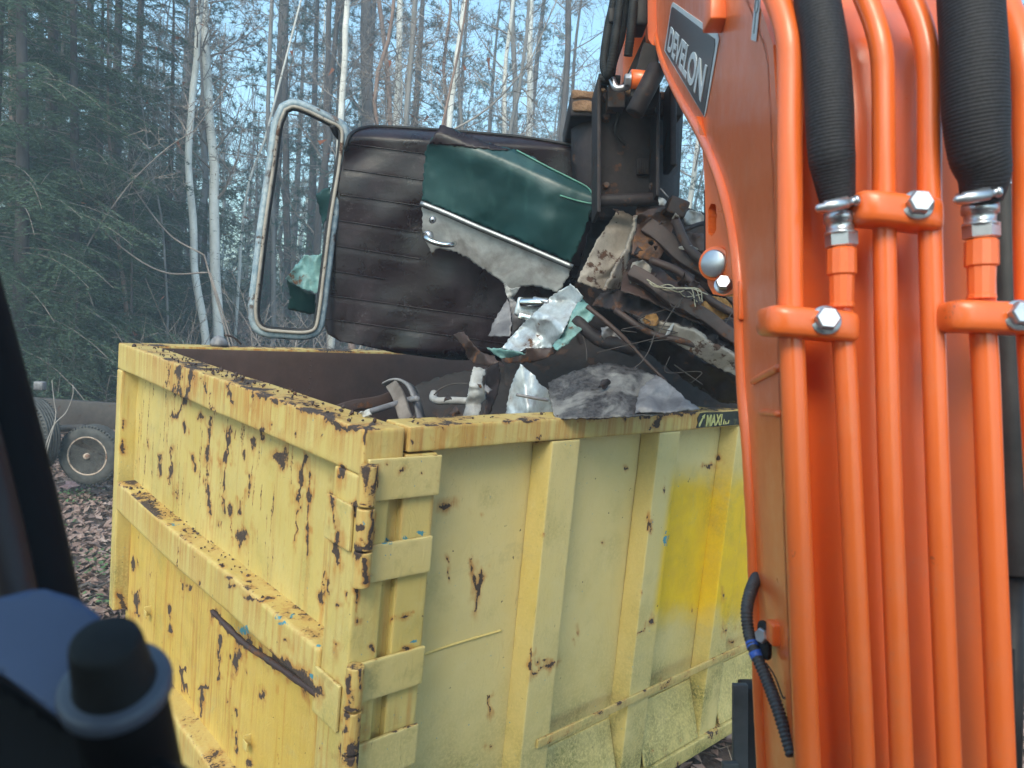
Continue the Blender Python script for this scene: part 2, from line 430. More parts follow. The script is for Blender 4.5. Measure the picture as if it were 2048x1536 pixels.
MY = yellow_paint(); MOR = orange_paint(); MROOF = roof_paint(); MGREEN = green_paint()
MINNER = dirty_metal('brown_rusty_inner_wall', (.075, .038, .030), (.10, .052, .042), .35, (.045, .024, .02), (.14, .06, .04), 3, .6, (.04, .025, .022), .4)
MWHITE = dirty_metal('dirty_white_paint', (.36, .355, .355), (.46, .45, .45), .22, scale=5, dirt=(.13, .10, .09), dirt_amt=.75)
MWRUST = dirty_metal('flaking_white_paint', (.27, .225, .19), (.36, .31, .265), .52, (.030, .018, .016), (.11, .048, .024), scale=5, dirt=(.11, .08, .065), dirt_amt=.7)
MRUST = dirty_metal('brown_rust', (.042, .022, .018), (.066, .034, .028), .5, (.022, .013, .012), (.17, .066, .026), scale=7, rough=.55, dirt=(.03, .022, .022), dirt_amt=.7)
MTEAL = dirty_metal('pale_teal_paint', (.11, .25, .25), (.21, .36, .355), .4, scale=8, dirt=(.07, .06, .055), dirt_amt=.5)
MSILV = dirty_metal('bare_crumpled_metal', (.40, .44, .48), (.58, .61, .64), .28, scale=8, rough=.3, dirt=(.20, .15, .14), dirt_amt=.5, metal=.35)
MGREY = dirty_metal('grey_stained_sheet', (.17, .16, .17), (.27, .25, .26), .3, (.05, .038, .04), (.10, .07, .07), scale=5, rough=.45, dirt=(.06, .052, .06), dirt_amt=.75, metal=.1)
def grit():
    m = M('gritty_stained_sheet'); a = m.noise(5, 7, .6, dist=.5); b = m.noise(70, 6, .75); c = m.noise(18, 7, .7)
    base = m.ramp(c, [(.35, (.13, .118, .118)), (.65, (.23, .215, .205))])
    base = m.mix(m.sm(a, .42, .56), base, m.ramp(b, [(.4, (.018, .015, .016)), (.62, (.085, .075, .078))]))
    base = m.mix(m.sm(b, .60, .68), base, (.02, .017, .018)); m.set('Base Color', base); m.set('Roughness', m.ramp(c, [(.3, .35), (.7, .7)])); m.bump(b, .5, .004); return m.m
MGRIT = grit()
MBLACKM = simple('black_machine_steel', (.012, .011, .013), (.030, .026, .028), 9, .5, 0, .25, .004)
MRUBBER = simple('black_rubber', (.010, .010, .011), (.022, .021, .022), 20, .65, 0, .2, .003)
MTYRE = simple('worn_tyre_rubber', (.04, .038, .038), (.085, .08, .078), 14, .75, 0, .3, .004)
MCHROME = simple('chrome', (.55, .55, .56), (.72, .72, .73), 12, .18, 1, .05, .002)
MZINC = simple('zinc_plated_steel', (.42, .42, .46), (.58, .58, .62), 15, .33, .85, .12, .002)
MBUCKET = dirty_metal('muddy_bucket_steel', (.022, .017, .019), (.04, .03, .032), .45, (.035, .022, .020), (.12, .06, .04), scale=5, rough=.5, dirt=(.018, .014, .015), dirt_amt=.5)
MMUD = simple('dry_mud', (.16, .085, .05), (.30, .18, .11), 14, .95, 0, .8, .02)
for _m in (MBUCKET, MBLACKM, MRUBBER): _m.node_tree.nodes['Principled BSDF'].inputs['Specular IOR Level'].default_value = .22
MRUSTO = dirty_metal('orange_brown_rust', (.075, .036, .025), (.11, .052, .034), .6, (.035, .018, .014), (.26, .105, .035), scale=6, rough=.6, dirt=(.03, .02, .018), dirt_amt=.55)
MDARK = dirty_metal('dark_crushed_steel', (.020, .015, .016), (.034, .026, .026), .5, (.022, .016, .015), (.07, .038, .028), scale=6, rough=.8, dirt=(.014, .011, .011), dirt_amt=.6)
MTRAIL = dirty_metal('dark_trailer_steel', (.055, .045, .042), (.085, .07, .066), .35, (.04, .025, .02), (.11, .06, .045), scale=5, rough=.6)
MRIM = dirty_metal('rusty_wheel_rim', (.40, .29, .23), (.50, .38, .31), .5, (.10, .06, .05), (.3, .16, .11), scale=14, rough=.7)
MWOOD = simple('weathered_wood', (.07, .052, .045), (.22, .18, .16), 9, .9, 0, .6, .006, (1, 1, .12))
MBIRCH = birch_bark()
MBARKD = bark('dark_pine_bark', (.055, .045, .045), (.12, .10, .098))
MBARKG = bark('grey_bark', (.15, .135, .13), (.27, .25, .245))
MBARKR = bark('reddish_sapling_bark', (.17, .105, .085), (.30, .20, .165))
MTWIG = simple('bare_twigs', (.15, .115, .10), (.28, .23, .21), 3, .9, 0, 0, src='World')
MTWIGL = simple('pale_twigs', (.20, .17, .155), (.32, .28, .26), 3, .9, 0, 0, src='World')
MNEED = leafmat('pine_needles', [(.3, (.042, .078, .064)), (.6, (.068, .112, .09)), (.8, (.10, .14, .115))])
MHEM = leafmat('hemlock_foliage', [(.3, (.055, .088, .058)), (.55, (.085, .128, .082)), (.75, (.13, .17, .12))], scale=2.2)
MDRY = leafmat('dry_red_leaves', [(.3, (.20, .06, .035)), (.7, (.32, .13, .08))])
MLIT = leafmat('leaf_litter', [(.25, (.14, .085, .07)), (.45, (.26, .165, .14)), (.6, (.40, .28, .245)), (.78, (.55, .44, .40))], .85, .1, 9)
MWEED = leafmat('small_green_plants', [(.3, (.07, .13, .05)), (.7, (.16, .25, .12))])

# ------------------------------------------------------------------ ground
def ground_z(x, y):
    p = np.column_stack([x * .12, y * .12, np.zeros_like(x)]); q = np.column_stack([x * .9, y * .9, np.zeros_like(x) + 5])
    r = np.hypot(x, y)
    return ((fbm(p, 3, 3) - .5) * .9 * sstep(r, 8, 25) + (fbm(q, 3, 8) - .5) * .10 * sstep(r, 5.5, 8) + sstep(r, 14, 60) * 1.4)
def build_ground():
    a = np.unique(np.concatenate([np.linspace(-120, -24, 33), np.linspace(-24, 24, 241), np.linspace(24, 120, 33)]))
    b = np.unique(np.concatenate([np.linspace(-40, -4, 13), np.linspace(-4, 36, 201), np.linspace(36, 112, 26)]))
    X, Y = np.meshgrid(a, b, indexing='ij'); x, y = X.ravel(), Y.ravel()
    V = np.column_stack([x, y, ground_z(x, y)]); idx = np.arange(len(V)).reshape(X.shape)
    F = np.stack([idx[:-1, :-1], idx[1:, :-1], idx[1:, 1:], idx[:-1, 1:]], -1).reshape(-1, 4)
    m = M('forest_soil'); f = m.noise(9, 8, .75, src='World'); g = m.noise(45, 6, .7, src='World')
    c = m.ramp(f, [(.3, (.045, .030, .026)), (.5, (.10, .066, .056)), (.7, (.19, .13, .11))])
    c = m.mix(m.sm(g, .55, .7), c, (.24, .165, .14)); m.set('Base Color', c); m.set('Roughness', .95); m.bump(g, .9, .05)
    return tag(obj('ground', (V, F), m.m, origin=(0, 0, 0)), kind='structure')
build_ground()

# ------------------------------------------------------------------ the yellow bin
# marks on the paint, in photo pixels: (x1, y1, x2, y2, half width, stain length)
def c3(*a): return [(220 + a[i] * .293) if i % 2 == 0 else (660 + a[i] * .293) for i in range(len(a))]
def c4(*a): return [(220 + a[i] * .297) if i % 2 == 0 else (1080 + a[i] * .297) for i in range(len(a))]
def c5(*a): return [(620 + a[i] * .466) if i % 2 == 0 else (820 + a[i] * .466) for i in range(len(a))]
def c6(*a): return [(980 + a[i] * .4924) if i % 2 == 0 else (780 + a[i] * .4924) for i in range(len(a))]
SEG, BLOB, BLUE = [], [], []
def seg(cv, pts, wd, st=0):
    q = cv(*pts); k = {c3: .293, c4: .297, c5: .466, c6: .4924}[cv]
    for i in range(0, len(q) - 2, 2): SEG.append((q[i], q[i + 1], q[i + 2], q[i + 3], max(wd * k, 2.6), st if i == len(q) - 4 else 0))
def blob(cv, x, y, rx, ry, st=0):
    q = cv(x, y); k = {c3: .293, c4: .297, c5: .466, c6: .4924}[cv]
    BLOB.append((q[0], q[1], max(rx * k, 2.6), max(ry * k, 2.6), st))
for a in [((1335, 860, 1310, 1000, 1290, 1160), 22, 60), ((1360, 980, 1355, 1170), 12, 90), ((690, 600, 665, 880, 655, 1020), 14, 0), ((655, 1020, 690, 1260), 8, 60),
          ((815, 660, 790, 900), 20, 0), ((790, 900, 780, 1080), 8, 40), ((770, 1150, 780, 1250), 6, 20), ((955, 1000, 945, 1140), 11, 0), ((420, 800, 410, 900), 8, 0), ((340, 850, 335, 1000), 6, 0),
          ((510, 500, 440, 600), 14, 0), ((1290, 1200, 1260, 1450), 7, 30), ((1350, 1200, 1345, 1530), 8, 30), ((820, 1210, 830, 1400), 9, 30), ((470, 250, 470, 450), 26, 0), ((560, 290, 520, 490), 20, 0),
          ((400, 240, 390, 400), 7, 0), ((630, 330, 720, 580), 9, 0), ((800, 370, 820, 480), 16, 0), ((985, 440, 980, 540), 14, 30), ((1040, 680, 1045, 730), 11, 0), ((960, 425, 1200, 500, 1440, 565), 16, 0),
          ((1480, 585, 1560, 660, 1680, 672, 1800, 640), 24, 0), ((1745, 660, 1735, 850), 9, 10), ((1590, 950, 1570, 1000), 22, 40), ((1510, 1130, 1530, 1340), 18, 0), ((1670, 1180, 1680, 1260), 16, 0), ((1550, 1390, 1550, 1536), 18, 20),
          ((415, 900, 410, 1050), 7, 0), ((560, 860, 575, 960), 6, 0), ((505, 620, 520, 700), 6, 0), ((870, 680, 860, 740), 7, 0), ((1090, 650, 1095, 700), 5, 0), ((100, 620, 90, 700), 7, 0), ((80, 760, 85, 830), 6, 0), ((440, 360, 435, 440), 8, 0), ((885, 1160, 880, 1250), 7, 0)]:
    seg(c3, *a)
for a in [(1165, 880, 36, 70, 0), (970, 770, 18, 40, 0), (915, 860, 12, 22, 12), (890, 1405, 36, 50, 45), (450, 1100, 16, 36, 20), (610, 595, 24, 22, 0), (250, 770, 8, 26, 0), (995, 655, 26, 30, 20), (1225, 580, 7, 12, 22), (1260, 720, 9, 12, 25), (1440, 720, 6, 12, 20), (1580, 690, 6, 6, 60), (740, 1330, 8, 22, 0), (1300, 1150, 22, 20, 30), (435, 590, 14, 22, 0)]:
    blob(c3, *a)
for a in [((700, 490, 780, 600, 900, 690), 26, 0), ((900, 690, 1000, 760, 1100, 830), 34, 0), ((1100, 790, 1250, 900, 1390, 1010), 46, 0), ((400, 460, 405, 620), 14, 50), ((845, 1150, 850, 1200), 10, 20), ((850, 1290, 855, 1400), 20, 0), ((1130, 1440, 1140, 1500), 8, 0), ((620, 1020, 620, 1180), 11, 0),
          ((740, 640, 735, 940), 6, 60), ((920, 395, 1000, 405, 1100, 388), 10, 0), ((1525, 20, 1520, 150), 22, 60), ((75, 390, 90, 480), 22, 0), ((480, 900, 540, 1060), 12, 30), ((600, 1000, 660, 990), 8, 0), ((1440, 210, 1430, 420), 9, 60), ((460, 60, 450, 180), 9, 0), ((175, 360, 190, 520), 18, 0)]:
    seg(c4, *a)
for a in [(835, 815, 44, 82, 70), (800, 1080, 12, 25, 60), (1030, 1060, 22, 46, 50), (935, 1510, 26, 24, 0), (485, 320, 13, 40, 20), (535, 310, 14, 26, 30), (490, 870, 26, 30, 0), (940, 285, 34, 32, 20), (570, 110, 16, 12, 0), (830, 305, 28, 18, 0), (720, 1430, 50, 26, 0), (600, 1500, 14, 30, 20), (1465, 320, 24, 42, 30), (1520, 715, 20, 18, 40),
          (1600, 360, 9, 20, 40), (1535, 435, 9, 9, 20), (155, 150, 22, 40, 0), (760, 165, 26, 18, 0), (930, 385, 36, 18, 0), (795, 250, 20, 12, 0), (920, 900, 10, 22, 0), (600, 290, 8, 16, 10), (1180, 680, 14, 10, 0), (290, 580, 7, 18, 0), (275, 235, 4, 16, 0), (1415, 1400, 8, 14, 20), (1300, 1270, 6, 14, 0)]:
    blob(c4, *a)
for a in [((240, 240, 240, 310), 9, 0), ((287, 245, 280, 330), 8, 0), ((265, 420, 263, 590), 10, 0), ((240, 640, 236, 740), 9, 0), ((165, 1140, 165, 1210), 11, 0), ((215, 1120, 213, 1190), 7, 0), ((685, 640, 715, 770), 5, 0), ((735, 690, 712, 870), 10, 24), ((770, 1230, 770, 1300), 7, 26), ((590, 640, 600, 720), 2, 0),
          ((110, 540, 105, 650), 13, 0), ((200, 770, 195, 910), 6, 0), ((340, 900, 450, 870), 1.5, 0), ((250, 412, 215, 410), 8, 0), ((208, 1285, 155, 1280), 8, 0), ((200, 600, 260, 594), 6, 0), ((220, 560, 260, 590), 6, 0)]:
    seg(c5, *a)
for a in [(580, 415, 36, 15, 8), (575, 75, 34, 12, 30), (215, 505, 13, 13, 0), (205, 615, 22, 26, 0), (155, 1310, 16, 18, 0), (175, 1480, 36, 50, 30), (775, 1440, 8, 9, 10), (480, 270, 16, 9, 0), (545, 275, 8, 16, 0), (265, 1020, 14, 18, 0), (740, 450, 4, 4, 0), (70, 760, 14, 30, 20), (50, 800, 12, 24, 0), (120, 835, 8, 8, 20), (160, 790, 8, 18, 0), (110, 1010, 14, 12, 40), (150, 1370, 12, 12, 0), (155, 1160, 9, 30, 0),
          (390, 260, 10, 10, 0), (330, 225, 8, 8, 0), (440, 130, 7, 10, 24), (520, 120, 6, 8, 30), (980, 125, 14, 10, 8), (410, 1030, 14, 5, 0)]:
    blob(c5, *a)
for a in [((165, 1050, 160, 1150), 6, 20), ((160, 1155, 215, 1140, 270, 1115), 4.5, 14), ((190, 1110, 230, 1105), 4, 0), ((660, 152, 700, 108), 10, 0), ((650, 500, 645, 570), 4, 0), ((600, 985, 630, 970), 4, 0), ((870, 310, 900, 310), 4, 0), ((590, 100, 640, 105), 12, 24), ((690, 100, 830, 90), 9, 26), ((350, 120, 480, 110), 5, 24), ((60, 130, 200, 120), 3, 26)]:
    seg(c6, *a)
for a in [(712, 408, 10, 18, 0), (650, 943, 14, 14, 0), (910, 312, 14, 14, 8), (928, 280, 14, 12, 0), (950, 835, 11, 18, 14), (355, 980, 6, 13, 0), (340, 1015, 5, 13, 0), (945, 980, 6, 14, 20), (615, 820, 4, 7, 12), (550, 320, 4, 7, 0), (985, 1025, 12, 5, 14), (690, 1180, 4, 8, 10), (205, 190, 8, 8, 8), (545, 115, 9, 8, 0), (125, 200, 5, 6, 0), (1005, 965, 3, 10, 0), (820, 890, 3, 10, 0), (215, 590, 4, 4, 0), (460, 617, 3, 3, 0), (655, 1470, 5, 25, 0), (740, 1335, 4, 12, 0)]:
    blob(c6, *a)
for q, rx, ry in [(c4(1130, 515), 6, 5), (c4(1172, 565), 9, 5), (c4(1225, 520), 6, 3), (c4(1400, 712), 6, 3), (c5(480, 530), 10, 4), (c5(405, 550), 8, 4), (c5(330, 566), 8, 3), (c5(440, 1000), 8, 4), (c5(240, 335), 4, 4), (c5(230, 480), 3, 6), (c3(440, 1335), 8, 4), (c4(900, 610), 12, 10), (c6(714, 605), 4, 14), (c4(1370, 915), 6, 5)]:
    BLUE.append((q[0], q[1], rx, ry))
SEG = np.array(SEG); BLOB = np.array(BLOB); BLUE = np.array(BLUE)

def paint(V, F, kind, zt=None):
    """wear on a painted part: rust, stain, grime, flank tint / fresh yellow, old blue"""
    Q = proj(V); N = len(V); lc = np.column_stack([(V - OB) @ DX, (V - OB) @ DY, (V - OB) @ DZ])
    Fa = np.array([q[:3] for q in (F.tolist() if isinstance(F, np.ndarray) else F)]); nr = np.zeros_like(V)
    fn = np.cross(V[Fa[:, 1]] - V[Fa[:, 0]], V[Fa[:, 2]] - V[Fa[:, 0]])
    for k in range(3): np.add.at(nr, Fa[:, k], fn)
    nr /= np.maximum(np.linalg.norm(nr, axis=1, keepdims=True), 1e-12)
    face = ((CAM - V) * nr).sum(1) > 0
    R = np.zeros(N); S = np.zeros(N); G = np.zeros(N); Y = np.zeros(N); B = np.zeros(N)
    act = face & (Q[:, 0] > 150) & (Q[:, 0] < 1620) & (Q[:, 1] > 600) & (Q[:, 1] < 1620)
    ix = np.where(act)[0]; q = Q[ix] + (np.column_stack([fbm(lc[ix] * 38, 3, 81), fbm(lc[ix] * 30, 3, 87)]) - .5) * np.array([15, 18])
    WV = np.clip(.54 + 2.4 * (fbm(lc * 26, 3, 71) - .5), .22, 1.35)
    if len(ix):
        for x1, y1, x2, y2, wd, st in SEG:
            near = (q[:, 0] > min(x1, x2) - 4 * wd) & (q[:, 0] < max(x1, x2) + 4 * wd) & (q[:, 1] > min(y1, y2) - 4 * wd) & (q[:, 1] < max(y1, y2) + 4 * wd + st)
            if not near.any(): continue
            j = ix[near]; p = q[near]; dx, dy = x2 - x1, y2 - y1; t = np.clip(((p[:, 0] - x1) * dx + (p[:, 1] - y1) * dy) / (dx * dx + dy * dy), 0, 1)
            d = np.hypot(p[:, 0] - x1 - t * dx, p[:, 1] - y1 - t * dy) / (wd * WV[j])
            R[j] = np.maximum(R[j], np.clip(1.35 - .62 * d, 0, 1)); S[j] = np.maximum(S[j], np.clip(1.25 - d / 3.6, 0, .85))
            if st:
                g = np.clip(1 - np.abs(p[:, 0] - x2) / (wd * 1.6), 0, 1) * np.clip(1 - (p[:, 1] - y2) / st, 0, 1) * (p[:, 1] > y2); S[j] = np.maximum(S[j], g)
        for x, y, rx, ry, st in BLOB:
            near = (np.abs(q[:, 0] - x) < 3 * rx) & (q[:, 1] > y - 3 * ry) & (q[:, 1] < y + 3 * ry + st)
            if not near.any(): continue
            j = ix[near]; p = q[near]; d = np.hypot((p[:, 0] - x) / rx, (p[:, 1] - y) / ry) / WV[j]
            R[j] = np.maximum(R[j], np.clip(1.35 - .62 * d, 0, 1)); S[j] = np.maximum(S[j], np.clip(1.1 - d / 3.2, 0, .7))
            if st:
                g = np.clip(1 - np.abs(p[:, 0] - x) / (rx * 1.2), 0, 1) * np.clip(1 - (p[:, 1] - y) / (ry + st), 0, 1) * (p[:, 1] > y); S[j] = np.maximum(S[j], g * .9)
        for x, y, rx, ry in BLUE:
            d = np.hypot((q[:, 0] - x) / rx, (q[:, 1] - y) / ry); B[ix] = np.maximum(B[ix], np.clip(1.5 - d, 0, 1))
    u, wv, z = lc.T
    n1 = fbm(lc * 7, 4, 21); n2 = fbm(lc * 22, 4, 31)
    hz = np.where(np.abs(nr @ DX) > np.abs(nr @ DY), wv, u)
    sc = fbm(np.column_stack([hz * 75, z * 1.6, np.full(N, 2.2)]), 3, 41)
    topf = nr[:, 2] > .5
    if kind in ('gate_rail', 'side_rail', 'mid_rail', 'far_rail'):
        k = {'gate_rail': .84, 'side_rail': .58, 'mid_rail': .52, 'far_rail': .8}[kind]
        mid = 1 - .55 * np.abs(2 * np.clip(wv / 2.4, 0, 1) - 1) if kind == 'gate_rail' else 1
        R = np.where(topf, np.maximum(R, np.clip((n1 * .6 + n2 * .6 - .50) * 4.4 * k * mid + .18 * k, 0, 1)), R)
        S = np.where(topf, np.maximum(S, np.clip(n1 * 1.1 * k, 0, 1)), S)
        if zt is not None:
            dd = zt - z
            edge = np.clip(1 - dd / .022, 0, 1) * (~topf)
            R = np.maximum(R, edge * np.clip((n1 - .42) * 4, 0, 1) * k * mid)
            run = np.clip((sc - .36) * 6, 0, 1) * np.clip(1.35 - dd / (.04 + .26 * n1), 0, 1) * (~topf)
            S = np.maximum(S, run * mid * {'mid_rail': .5, 'side_rail': .62}.get(kind, .9))
            if kind == 'gate_rail': R = np.maximum(R, np.clip((sc - .66) * 5, 0, .8) * np.clip(1 - dd / .16, 0, 1) * (~topf) * (mid > .7))
    if kind in ('panel', 'lower_panel'):
        S = np.maximum(S, np.clip((sc - .55) * 2.2, 0, .5) * (n1 > .35)); thin = fbm(np.column_stack([hz * 60, z * 5, np.zeros(N)]), 3, 51)
        R = np.maximum(R, np.clip((thin - .66) * 6, 0, .56) * (wv > .5) * (z > -.75)); G = np.maximum(G, np.clip((n1 - .5) * 1.2, 0, .25))
        if kind == 'lower_panel': S = np.maximum(S, .10 + np.clip((sc - .50) * 3.2, 0, .55)); Y = np.maximum(Y, .18 + .22 * n1); S = np.maximum(S, .24)
    if kind in ('side', 'rib', 'strap', 'skirt', 'bar', 'post'):
        low = sstep(-z, .85, 1.55)
        G = np.maximum(G, np.clip(low * (n1 * 1.9 - .35), 0, .95)); G = np.maximum(G, np.clip((n1 - .55) * 1.1, 0, .22))
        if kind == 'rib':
            G = np.maximum(G, np.clip(-(nr @ DX), 0, 1) * (.04 + .12 * n1))  # rib flanks tinted darker by facing direction
        if kind == 'skirt': G = np.maximum(G, .2 + .75 * np.clip(n2 * 1.6 - .45, 0, 1) * sstep(-z, 1.3, 1.5)); R = np.maximum(R, np.clip((n2 - .55) * 3, 0, 1) * sstep(-z, 1.53, 1.63))
        if kind == 'strap':
            G = np.maximum(G, np.clip((n2 - .5) * 1.6, 0, .5)); R = np.maximum(R, topf * np.clip((n2 - .5) * 3, 0, .7))
        if kind == 'bar': R = np.maximum(R, np.clip((n2 - .52) * 3, 0, .7)); S = np.maximum(S, np.clip(n2 - .2, 0, .6))
        # the brighter repainted patch
        px, py = Q.T; fr = sstep(px, 1296 + (1250 - py) * .13, 1312 + (1250 - py) * .13) * sstep(py, 915 + 40 * (n2 - .5), 985 + 40 * (n1 - .5)) * (1 - sstep(py, 1195 + 90 * (n1 - .5), 1285 + 60 * (n2 - .5))) * (u > 1.3) * (u < 3.4)
        if kind in ('side', 'rib'): Y = np.maximum(Y, fr * .97)
    if kind == 'hinge':
        rr = fbm(np.column_stack([u * 40, wv * 40, z * 9]), 3, 61); R = np.maximum(R, np.clip((rr - .5) * 3.6, 0, 1)); S = np.maximum(S, np.clip(n1 * 1.2 - .2, 0, .8)); R = np.maximum(R, .5 * topf * n2 * 1.6)
    if kind == 'post': S = np.maximum(S, np.clip((sc - .50) * 3.2, 0, .7))
    return {'wear': np.column_stack([R, S, G]), 'coat': np.column_stack([Y, B, np.full(N, {'side': .85, 'rib': .7, 'strap': .6, 'skirt': .5, 'bar': .6}.get(kind, 0.)) * np.where(nr @ DX < -.5, .3, 1.)])}  # faces turned the gate's way get less of the paler tone

BIN = thing('dumpster', L([[2.3, 1.2, -1.857]])[0], 'long open-topped yellow steel dumpster with flaking rusty paint, full of scrap metal', 'dumpster')
def bend(V, amp=.004, s=1.7, seed=0):
    n = fbm(V * s, 3, seed) - .5; m = fbm(V * s + 31.7, 3, seed + 5) - .5
    return V + (n * amp * 2)[:, None] * DZ + (m * amp * 2)[:, None] * DY
def part(name, lo, hi, kind, parent=BIN, res=.012, r=.006, zt=None, mat=None, bendamp=.0, shape=None, cuts=(None, None, None)):
    V, F = gbox(lo, hi, res, r, cuts)
    if shape: V = shape(V)
    V = L(V)
    if bendamp: V = bend(V, bendamp, 1.7, len(name))
    return obj(name, (V, F), mat or MY, parent, attrs=paint(V, F, kind, zt))
def dents(V, axis, amp, s, seed, free=1):
    n = fbm(V * s, 3, seed) - .5; V = V.copy(); V[:, axis] += n * amp; return V

# tailgate
gate = part('tailgate_panel', (.075, .12, -.74), (.083, 2.37, -.08), 'panel', res=.0058, r=.002, shape=lambda V: dents(V, 0, .028, 2.3, 4))
part('tailgate_panel', (.075, .12, -1.56), (.083, 2.37, -.80), 'lower_panel', res=.0058, r=.002, shape=lambda V: dents(V, 0, .022, 2.3, 14))
part('tailgate_rail', (0, 0, -.135), (.14, 2.40, 0), 'gate_rail', zt=0., r=.008, res=.008, bendamp=.006)
def midshape(V):
    V = V.copy(); V[:, 2] += .018 * np.sin(V[:, 1] * 3.1) * .4; V[:, 0] -= .006 * np.exp(-((V[:, 1] - .5) / .18) ** 2); return V
part('tailgate_rail', (-.012, .155, -.865), (.10, 2.31, -.715), 'mid_rail', zt=-.715, r=.014, res=.0075, shape=midshape)
part('tailgate_rail', (-.012, .02, -1.72), (.10, 2.31, -1.525), 'mid_rail', zt=-1.525, r=.014, res=.01)
part('tailgate_post', (-.002, 2.325, -1.42), (.10, 2.40, -.137), 'post', r=.008, res=.01)
part('tailgate_post', (-.002, -.002, -1.72), (.10, .152, -.137), 'post', r=.008, res=.007)
# a ragged bead of old sealant and mud below the middle rail
pp = spline([(c4(690, 480)[0], c4(690, 480)[1], 2.72), (c4(900, 690)[0], c4(900, 690)[1], 2.5), (c4(1100, 830)[0], c4(1100, 830)[1], 2.34), (c4(1400, 1040)[0], c4(1400, 1040)[1], 2.16)], 60)
def gate_pt(x, y, off):
    d = (P(x, y, 1) - CAM); t = ((OB - CAM) @ DX + off) / (d @ DX); return CAM + d * t
gp = np.array([gate_pt(a, b, -.006) for a, b, _ in pp])
rr = .006 + .009 * fbm(gp * 30, 3, 5)
obj('weld_bead', tube(gp, rr, 8), MRUST, BIN)
for (x, y) in ((305, 1222), (508, 1481)):
    a = gate_pt(x, y, .074); lc = np.array([(a - OB) @ DX, (a - OB) @ DY, (a - OB) @ DZ])
    o1 = gbox(lc + (-.035, -.014, -.028), lc + (-.030, .022, .006), .01, .001); o2 = gbox(lc + (-.033, .018, -.028), lc + (0, .023, .020), .01, .001)
    V, F = merge(o1, o2); V = L(V); obj('hook', (V, F), MY, BIN, attrs=paint(V, F, 'plain'))
# hinge barrels and their straps
def pipe_part(x1, y1, x2, y2, r=.026):
    def at(x, y):
        d = P(x, y, 1) - CAM; t = ((OB - CAM) @ DY - .030) / (d @ DY); return CAM + d * t
    a = at(x1, y1); b = a.copy(); bb = at(x2, y2); b[2] = bb[2]
    n = 26; zs = np.linspace(0, 1, n); pts = [a + (b - a) * t for t in zs]; rad = np.full(n, r); 
    pts = [a] + [a + np.array([0, 0, -.001])] + pts[1:-1] + [b + np.array([0, 0, .001]), b]; rad = np.full(len(pts), r); rad[0] = rad[-1] = r * .86
    V, F = tube(pts, rad, 40)
    return V, F
hx = lambda y: 738 - (y - 930) * .066
for (y0, y1) in ((930, 1011), (1016, 1098), (1102, 1172), (1332, 1416), (1421, 1502), (1507, 1590)):
    V, F = pipe_part(hx(y0), y0, hx(y1), y1); obj('hinge_barrel', (V, F), MY, BIN, attrs=paint(V, F, 'hinge'))
for z0, z1, u1 in ((-.215, -.090, .272), (-.460, -.345, .262), (-.83, -.705, .268), (-1.10, -.965, .268)):
    sh = lambda V, z1=z1: V + np.outer((V[:, 0] - .27) * -.02, [0, 0, 1])
    part('hinge_strap', (.012, -.016, z0), (u1, -.004, z1), 'strap', r=.003, res=.007, shape=sh)
for z0, z1 in ((-.36, -.225), (-.915, -.77)):
    part('hinge_strap', (-.016, .016, z0), (-.0045, .163, z1), 'strap', r=.003, res=.007)
# body
UC = np.concatenate([np.arange(.0, 2.5, .008), np.arange(2.5, 4.7, .05)])
part('corner_post', (.150, .002, -1.66), (.268, .11, -.085), 'post', r=.006, res=.009)
part('corner_angle', (.088, .030, -1.66), (.158, .046, -.085), 'post', r=.004, res=.01)
part('side_panel', (.10, .088, -1.6), (4.6, .096, -.05), 'side', r=.002, res=.012, cuts=(UC, None, None), shape=lambda V: dents(V, 1, .012, 1.6, 24))
part('side_rail', (.154, 0, -.079), (4.6, .13, 0), 'side_rail', zt=0., r=.006, res=.008, cuts=(UC, None, None), bendamp=.004)
def trap(V, u0, u1, sl):
    V = V.copy(); t = np.clip(V[:, 1] / .088, 0, 1); left = (V[:, 0] < (u0 + u1) / 2); V[:, 0] -= np.where(left, sl * t, -sl * t); return V
ribs = [(.772, .918), (1.405, 1.552), (2.02, 2.168), (2.64, 2.79), (3.26, 3.41), (3.88, 4.03), (4.45, 4.6)]
for k, (u0, u1) in enumerate(ribs):
    part('side_rib', (u0, 0, -1.66), (u1, .0865, -.081), 'rib', r=.004, res=.0085 if k < 3 else .05, shape=lambda V: trap(V, u0, u1, .012))
    if k < 6:   # sloping skirt plate between ribs
        a, b = (u1 + .02, ribs[k + 1][0] - .02)
        def sk(V, a=a, b=b):
            V = V.copy(); t = np.clip((-1.36 - V[:, 2]) / .26, 0, 1); V[:, 1] -= t * .085; return V
        part('skirt_plate', (a, .076, -1.62), (b, .084, -1.36), 'skirt', r=.002, res=.012 if k < 3 else .05, shape=sk)
def sk0(V):
    V = V.copy(); t = np.clip((-1.36 - V[:, 2]) / .26, 0, 1); V[:, 1] -= t * .085; return V
part('skirt_plate', (.30, .076, -1.62), (.75, .084, -1.36), 'skirt', r=.002, res=.012, shape=sk0)
part('bottom_rail', (.15, -.022, -1.70), (4.6, .10, -1.625), 'skirt', r=.006, res=.012, cuts=(UC, None, None))
part('rub_bar', (.845, -.012, -1.262), (4.4, -.001, -1.228), 'bar', r=.002, res=.008, cuts=(UC, None, None))
V, F = tube(L(spline([(.275, .086, -.80), (.45, .085, -.792), (.69, .085, -.795)], 40)), .0035 + .0015 * rng.random(40), 6)
obj('weld_bead', (V, F), MY, BIN, attrs=paint(V, F, 'plain'))
